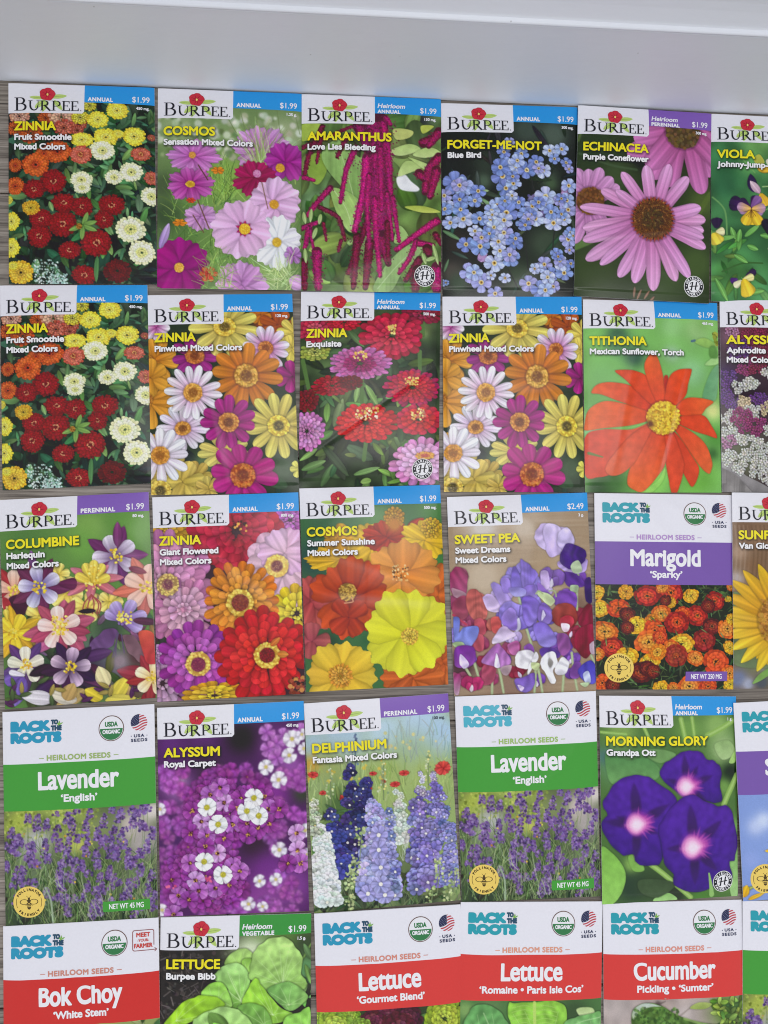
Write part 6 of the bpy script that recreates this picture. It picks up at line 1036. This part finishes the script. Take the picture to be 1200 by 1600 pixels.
# ---------------------------------------------------------------- where each packet lies on the floor (corners in mm: far left, far right, near right, near left)
WORLD = {
    'z1':((-184.2,267.3),(-101.7,267.4),(-99.3,152.2),(-182.0,150.6)),
    'cos':((-99.7,267.3),(-16.5,266.9),(-16.5,150.0),(-99.1,149.6)),
    'ama':((-16.5,266.6),(65.9,266.7),(65.2,149.6),(-16.5,149.2)),
    'ech':((148.9,265.3),(231.8,263.4),(227.1,146.0),(144.7,149.4)),
    'pin':((-104.3,145.2),(-21.8,147.6),(-17.6,32.0),(-101.2,30.4)),
    'exq':((-16.7,149.2),(65.0,149.8),(63.3,36.8),(-18.0,34.7)),
    'tit':((150.6,147.7),(233.1,146.9),(233.3,32.4),(150.2,32.4)),
    'col':((-185.0,27.4),(-102.8,32.2),(-97.0,-83.6),(-179.6,-88.6)),
    'gia':((-100.6,29.1),(-18.1,32.1),(-14.1,-82.7),(-96.8,-86.1)),
    'co2':((-17.5,34.3),(64.1,36.6),(68.2,-78.8),(-13.4,-81.8)),
    'swe':((68.1,29.5),(151.4,32.3),(155.2,-83.7),(71.5,-85.5)),
    'aly':((-96.8,-89.3),(-14.9,-86.7),(-11.6,-203.7),(-94.0,-204.4)),
    'del':((-14.8,-88.3),(68.0,-83.8),(74.5,-200.8),(-8.7,-205.6)),
    'mor':((156.7,-86.4),(239.3,-88.2),(237.5,-203.4),(156.5,-205.5)),
    'fmn':((66.1,264.6),(148.9,264.9),(149.4,148.1),(66.5,147.8)),
    'vio':((231.8,263.8),(314.3,262.0),(311.7,146.2),(229.2,148.0)),
    'z1b':((-186.8,149.4),(-104.7,151.4),(-100.6,37.2),(-183.3,33.0)),
    'pib':((66.2,147.8),(149.6,149.1),(149.6,32.4),(66.3,32.6)),
    'alb':((234.7,150.0),(317.2,149.1),(315.9,31.9),(233.4,32.8)),
    'mar':((155.8,32.0),(239.7,30.9),(237.8,-84.1),(155.3,-82.9)),
    'sun':((239.0,32.4),(321.5,31.7),(320.4,-84.4),(237.9,-83.7)),
    'la1':((-181.1,-90.3),(-98.3,-87.1),(-95.2,-204.5),(-177.4,-206.8)),
    'la2':((71.8,-85.6),(154.7,-83.7),(155.7,-200.9),(75.1,-202.0)),
    'spn':((236.9,-91.7),(319.3,-89.3),(322.7,-203.7),(240.2,-206.2)),
    'bok':((-178.7,-206.6),(-94.9,-204.5),(-92.1,-320.5),(-175.9,-322.5)),
    'let':((-93.8,-204.8),(-10.4,-205.2),(-11.0,-321.2),(-94.4,-320.8)),
    'gou':((-8.8,-205.1),(74.2,-202.8),(77.4,-318.7),(-5.6,-321.0)),
    'rom':((74.4,-201.6),(157.0,-204.0),(153.5,-320.0),(70.9,-317.5)),
    'cuc':((157.3,-205.1),(240.0,-205.8),(239.1,-321.8),(156.3,-321.1)),
    'la3':((240.2,-206.2),(322.7,-207.9),(320.4,-321.1),(237.9,-319.4)),
}
# ---------------------------------------------------------------- floor, baseboard, wall
def floor():
    m, nt, b = new_mat('grey_wood_plank'); L = nt.links
    tc = node(nt, 'ShaderNodeTexCoord'); mp = node(nt, 'ShaderNodeMapping'); mp.inputs['Scale'].default_value = (9, 300, 1); mp.inputs['Rotation'].default_value = (0, 0, .02)
    n1 = node(nt, 'ShaderNodeTexNoise'); n1.inputs['Scale'].default_value = 1.0; n1.inputs['Detail'].default_value = 6; n1.inputs['Roughness'].default_value = .65; n1.inputs['Distortion'].default_value = .6
    mp2 = node(nt, 'ShaderNodeMapping'); mp2.inputs['Scale'].default_value = (22, 900, 1)
    n2 = node(nt, 'ShaderNodeTexNoise'); n2.inputs['Scale'].default_value = 1.0; n2.inputs['Detail'].default_value = 3
    n3 = node(nt, 'ShaderNodeTexNoise'); n3.inputs['Scale'].default_value = 14; n3.inputs['Detail'].default_value = 4
    L.new(tc.outputs['Object'], mp.inputs['Vector']); L.new(mp.outputs[0], n1.inputs['Vector']); L.new(tc.outputs['Object'], mp2.inputs['Vector']); L.new(mp2.outputs[0], n2.inputs['Vector']); L.new(tc.outputs['Object'], n3.inputs['Vector'])
    r = node(nt, 'ShaderNodeValToRGB'); e = r.color_ramp.elements
    e[0].position = .30; e[0].color = (.06, .047, .038, 1); e[1].position = .70; e[1].color = (.40, .35, .30, 1); k = e.new(.46); k.color = (.21, .18, .15, 1)
    L.new(n1.outputs['Fac'], r.inputs[0])
    r2 = node(nt, 'ShaderNodeValToRGB'); e = r2.color_ramp.elements; e[0].position = .36; e[0].color = (.30, .27, .25, 1); e[1].position = .5; e[1].color = (1, 1, 1, 1); L.new(n2.outputs['Fac'], r2.inputs[0])
    mx = node(nt, 'ShaderNodeMix', data_type='RGBA', blend_type='MULTIPLY'); mx.inputs[0].default_value = .75; L.new(r.outputs[0], mx.inputs[6]); L.new(r2.outputs[0], mx.inputs[7])
    mx2 = node(nt, 'ShaderNodeMix', data_type='RGBA', blend_type='OVERLAY'); mx2.inputs[0].default_value = .35; L.new(mx.outputs[2], mx2.inputs[6]); L.new(n3.outputs['Fac'], mx2.inputs[7])
    L.new(mx2.outputs[2], b.inputs['Base Color']); b.inputs['Roughness'].default_value = .5
    bu = node(nt, 'ShaderNodeBump'); bu.inputs['Strength'].default_value = .5; bu.inputs['Distance'].default_value = .0004; L.new(n2.outputs['Fac'], bu.inputs['Height']); L.new(bu.outputs[0], b.inputs['Normal'])
    g = .0006; V = []; F = []; rows = [-1200, -660, -508, -356, -204.5+0, -52, 22, 147+.0, 330]
    rows = [-1200, -860, -708, -556, -404, -252, -100, 52, 204, 330]      # plank joints run across the picture
    rs = np.random.RandomState(4)
    for y0, y1 in zip(rows, rows[1:]):
        xs = [-1500, rs.uniform(-900, -400), rs.uniform(-175, 420), 1500]
        for x0, x1 in zip(xs, xs[1:]):
            a, c, d, f = x0*MM+g/2, x1*MM-g/2, y0*MM+g/2, y1*MM-g/2; n = len(V); bv = .0008
            V += [(a+bv, d+bv, 0), (c-bv, d+bv, 0), (c-bv, f-bv, 0), (a+bv, f-bv, 0), (a, d, -.0009), (c, d, -.0009), (c, f, -.0009), (a, f, -.0009), (a, d, -.004), (c, d, -.004), (c, f, -.004), (a, f, -.004)]
            F += [(n, n+1, n+2, n+3)]+[(n+i+4*k, n+4+i+4*k, n+4+(i+1) % 4+4*k, n+(i+1) % 4+4*k) for k in range(2) for i in range(4)]
    n = len(V); V += [(-1.5, -1.2, -.0035), (1.5, -1.2, -.0035), (1.5, .33, -.0035), (-1.5, .33, -.0035)]; F.append((n, n+1, n+2, n+3))
    o = mesh_obj('floor', V, F, m); o['kind'] = 'structure'; return o
floor()
def paint(name, c, rough):
    m, nt, b = new_mat(name); L = nt.links; tc = node(nt, 'ShaderNodeTexCoord'); mp = node(nt, 'ShaderNodeMapping'); mp.inputs['Scale'].default_value = (.35, 1, 1)
    n1 = node(nt, 'ShaderNodeTexNoise'); n1.inputs['Scale'].default_value = 260; n1.inputs['Detail'].default_value = 4; n2 = node(nt, 'ShaderNodeTexNoise'); n2.inputs['Scale'].default_value = 16; n2.inputs['Detail'].default_value = 5
    L.new(tc.outputs['Object'], mp.inputs[0]); L.new(mp.outputs[0], n1.inputs['Vector']); L.new(tc.outputs['Object'], n2.inputs['Vector'])
    mx = node(nt, 'ShaderNodeMix', data_type='RGBA'); mx.inputs[6].default_value = (*[x*.93 for x in c], 1); mx.inputs[7].default_value = (*c, 1); L.new(n2.outputs['Fac'], mx.inputs[0])
    sp = node(nt, 'ShaderNodeTexVoronoi'); sp.inputs['Scale'].default_value = 55; L.new(tc.outputs['Object'], sp.inputs['Vector'])
    cr = node(nt, 'ShaderNodeValToRGB'); cr.color_ramp.elements[0].position = .018; cr.color_ramp.elements[0].color = (.45, .42, .40, 1); cr.color_ramp.elements[1].position = .034; cr.color_ramp.elements[1].color = (1, 1, 1, 1); L.new(sp.outputs['Distance'], cr.inputs[0])
    m2 = node(nt, 'ShaderNodeMix', data_type='RGBA', blend_type='MULTIPLY'); m2.inputs[0].default_value = .55; L.new(mx.outputs[2], m2.inputs[6]); L.new(cr.outputs[0], m2.inputs[7]); L.new(m2.outputs[2], b.inputs['Base Color'])
    bu = node(nt, 'ShaderNodeBump'); bu.inputs['Strength'].default_value = .25; bu.inputs['Distance'].default_value = .0005; L.new(n1.outputs['Fac'], bu.inputs['Height']); L.new(bu.outputs[0], b.inputs['Normal']); b.inputs['Roughness'].default_value = rough
    return m
def extrude(name, prof, m, parent=None, x0=-700, x1=800, nx=60, seed=3):
    rs = np.random.RandomState(seed); xs = np.linspace(x0, x1, nx+1); V = []; F = []; k = len(prof)
    wob = np.cumsum(rs.normal(0, .05, nx+1)); wob -= np.linspace(wob[0], wob[-1], nx+1)
    for i, x in enumerate(xs):
        for d, z in prof: V.append((x*MM, (267.6-.00985*x+d+wob[i]*.4)*MM, z*MM))
    F = [(i*k+j, i*k+j+1, (i+1)*k+j+1, (i+1)*k+j) for i in range(nx) for j in range(k-1)]
    n = len(V); F += [tuple(range(k))[::-1], tuple(range(nx*k, nx*k+k))]
    return mesh_obj(name, V, F, m, parent, smooth=False)
pw = paint('white_gloss_paint', (.80, .825, .88), .4)
bb = bpy.data.objects.new('baseboard', None); col.objects.link(bb); bb['label'] = 'white painted baseboard running behind the top row of packets'; bb['category'] = 'baseboard'
extrude('board', [(14, .6), (0, .6), (0, 71.2), (.15, 71.8), (14, 71.8)], pw, bb)
cap = [(14, 71.9)]+[(1.0-1.4*math.sin(t), 73.2-1.25*math.cos(t)) for t in np.linspace(.0, math.pi*.98, 12)]+[(1.9, 74.7), (2.4, 75.8), (3.4, 79.5), (4.6, 84), (5.6, 89), (6.2, 94), (6.4, 96.5), (5.6, 97.0), (5.5, 99), (6.4, 99.8), (14, 100.2)]
extrude('cap_moulding', cap, pw, bb, seed=5)
wl = extrude('wall', [(40, -4), (14.4, -4), (14.4, 900), (40, 900)], paint('white_wall_paint', (.80, .80, .85), .6), None, nx=2); wl['kind'] = 'structure'
# ---------------------------------------------------------------- the packets
A_ = {}
def art(n):
    if n not in A_: A_[n] = globals()['art_'+n]()
    return A_[n]
FP, RP = flower_packet, root_packet
FP('z1', 'packet of yellow, white, orange and dark red pompon zinnias touching the baseboard', 1, art('smoothie'), 'ZINNIA', 23.8, [('Fruit Smoothie', 32.5), ('Mixed Colors', 29)])
FP('z1b', 'packet of yellow, white and dark red pompon zinnias below its twin, above the columbine packet', 2, art('smoothie'), 'ZINNIA', 23.8, [('Fruit Smoothie', 32.5), ('Mixed Colors', 29)], bulge=2.2)
FP('cos', 'packet with pink, magenta and white cosmos flowers over feathery green leaves', 3, art('sensation'), 'COSMOS', 29.5, [('Sensation Mixed Colors', 51)], wt='1.25 g.')
FP('ama', 'packet showing long drooping crimson tassels of flowers among green leaves', 4, art('amaranth'), 'AMARANTHUS', 49.5, [('Love Lies Bleeding', 40)], heir=True, seal=True, wt='130 mg.', lift=(0, 0, 1.1, 1.1))
FP('fmn', 'packet with many tiny pale blue five-petalled flowers on a black background', 5, art('forget'), 'FORGET-ME-NOT', 56.5, [('Blue Bird', 19.8)], wt='300 mg.')
FP('ech', 'packet with a big pink coneflower with a brown spiny centre and purple band', 6, art('conef'), 'ECHINACEA', 39.5, [('Purple Coneflower', 39.5)], kind='PERENNIAL', band=PUR, heir=True, seal=True, wt='300 mg.', lift=(.9, .5, 1.2, 1.2))
FP('vio', 'packet with small purple and yellow violas on green, cut off by the right edge', 7, art('viola'), 'VIOLA', 23, [('Johnny-Jump-Up', 38)], wt='300 mg.')
FP('pin', 'daisy-like mixed zinnia packet left of the red double zinnia packet', 8, art('pinwheel'), 'ZINNIA', 23.6, [('Pinwheel Mixed Colors', 49.5)], wt='120 mg.')
FP('pib', 'daisy-like mixed zinnia packet right of the red double zinnia packet', 9, art('pinwheel'), 'ZINNIA', 23.6, [('Pinwheel Mixed Colors', 49.5)], wt='120 mg.')
FP('exq', 'packet of red and rose double zinnias seen from the side on dark green', 10, art('exquisite'), 'ZINNIA', 24, [('Exquisite', 20.5)], heir=True, seal=True, wt='500 mg.', bulge=2.0)
FP('tit', 'packet filled by one large orange-red flower with a yellow centre on light green', 11, art('tithonia'), 'TITHONIA', 34, [('Mexican Sunflower, Torch', 56.5)], wt='465 mg.', bulge=1.9)
FP('alb', 'packet of white, purple and crimson alyssum clusters, cut off by the right edge', 12, art('aphrodite'), 'ALYSSUM', 37, [('Aphrodite', 23.5), ('Mixed Colors', 29)])
FP('col', 'tilted packet of spurred columbine flowers in purple, pink and yellow, with purple band', 13, art('columbine'), 'COLUMBINE', 40.5, [('Harlequin', 21.5), ('Mixed Colors', 29)], kind='PERENNIAL', band=PUR, wt='80 mg.', bulge=2.0)
FP('gia', 'packet crowded with giant orange, red, pink and magenta zinnias', 14, art('giant'), 'ZINNIA', 23.6, [('Giant Flowered', 33), ('Mixed Colors', 29)], wt='800 mg.', bulge=1.8)
FP('co2', 'packet with a bright yellow cosmos in front of orange and red ones', 15, art('sunshine'), 'COSMOS', 29.3, [('Summer Sunshine', 39), ('Mixed Colors', 29)], wt='500 mg.', bulge=2.4)
FP('swe', 'packet of violet, crimson and white sweet peas lying on brown boards', 16, art('sweetpea'), 'SWEET PEA', 37.5, [('Sweet Dreams', 31.5), ('Mixed Colors', 29)], price='$2.49', wt='3 g.', bulge=2.4)
FP('sun', 'packet with a yellow sunflower against brown, cut off by the right edge', 17, art('sunflower'), 'SUNFLOWER', 45, [('Van Glow', 22)], lift=(1.2, 0, 0, .4))
FP('aly', 'packet covered with tiny purple and white four-petalled alyssum flowers', 18, art('royal'), 'ALYSSUM', 31.5, [('Royal Carpet', 29)], wt='450 mg.')
FP('del', 'tilted packet with tall blue, violet and white delphinium spires and purple band', 19, art('delphinium'), 'DELPHINIUM', 42, [('Fantasia Mixed Colors', 47.5)], kind='PERENNIAL', band=PUR, wt='100 mg.', wcol='3c4450', lift=(0, 0, 0, .3))
FP('mor', 'packet with three large dark purple trumpet flowers with pink throats', 20, art('morning'), 'MORNING GLORY', 60.5, [('Grandpa Ott', 28.5)], heir=True, seal=True, wt='1 g.', bulge=2.2, lift=(.6, 0, .6, 1.1))
FP('let', 'packet with light green lettuce leaves and a green band, beside two red-band packets', 21, art('bibb'), 'LETTUCE', 29.5, [('Burpee Bibb', 27)], kind='VEGETABLE', band=GRN, heir=True, wt='1.5 g.')
GB, RB, PB = '46993c', 'd2403c', '7758a4'
RP('mar', 'purple-band packet with orange and rust marigolds under a white header', 22, art('marigold'), 'Marigold', 42, '\u2018Sparky\u2019', 19.3, PB, 'b090c4', 'NET WT 250 MG')
RP('la1', 'leftmost green-band lavender packet, above the bok choy packet', 23, art('lavender'), 'Lavender', 44, '\u2018English\u2019', 19.8, GB, '98b068', 'NET WT 45 MG', tcol='2f93b4')
RP('la2', 'green-band lavender packet between the delphinium packet and the purple trumpet flower packet', 24, art('lavender'), 'Lavender', 44, '\u2018English\u2019', 19.8, GB, '98b868', 'NET WT 45 MG', tcol='50acc0', bulge=2)
RP('la3', 'green-band lavender packet in the bottom right corner, mostly cut off', 25, art('lavender'), 'Lavender', 44, '\u2018English\u2019', 19.8, GB, '98b868', 'NET WT 45 MG')
RP('spn', 'purple-band packet with blue sky and yellow petals, cut off by the right edge', 26, art('bigsun'), 'Sunflower', 50, '\u2018Mammoth\u2019', 26, PB, 'b090c4', 'NET WT 1 G', lift=(1.3, 0, 0, .9))
RP('bok', 'red-band bok choy packet with a square farmer badge in its header', 27, art('bok'), 'Bok Choy', 44, '\u2018White Stem\u2019', 29, 'c93430', 'c88878', None, False, True, '2f93b4')
RP('gou', 'red-band packet with curly green and dark red lettuce, under the delphinium packet', 28, art('gourmet'), 'Lettuce', 35, '\u2018Gourmet Blend\u2019', 38, RB, 'd08878', None, False, False, '2f93b4', lift=(.5, .3, 0, 0))
RP('rom', 'red-band packet with upright smooth green romaine leaves, left of the cucumber packet', 29, art('romaine'), 'Lettuce', 35.5, '\u2018Romaine \u2022 Paris Isle Cos\u2019', 60, RB, 'd89880', None, False)
RP('cuc', 'red-band packet showing a green cucumber lying on stone', 30, art('cucumber'), 'Cucumber', 48.5, 'Pickling \u2022 \u2018Sumter\u2019', 45, RB, 'd89080', None, False)
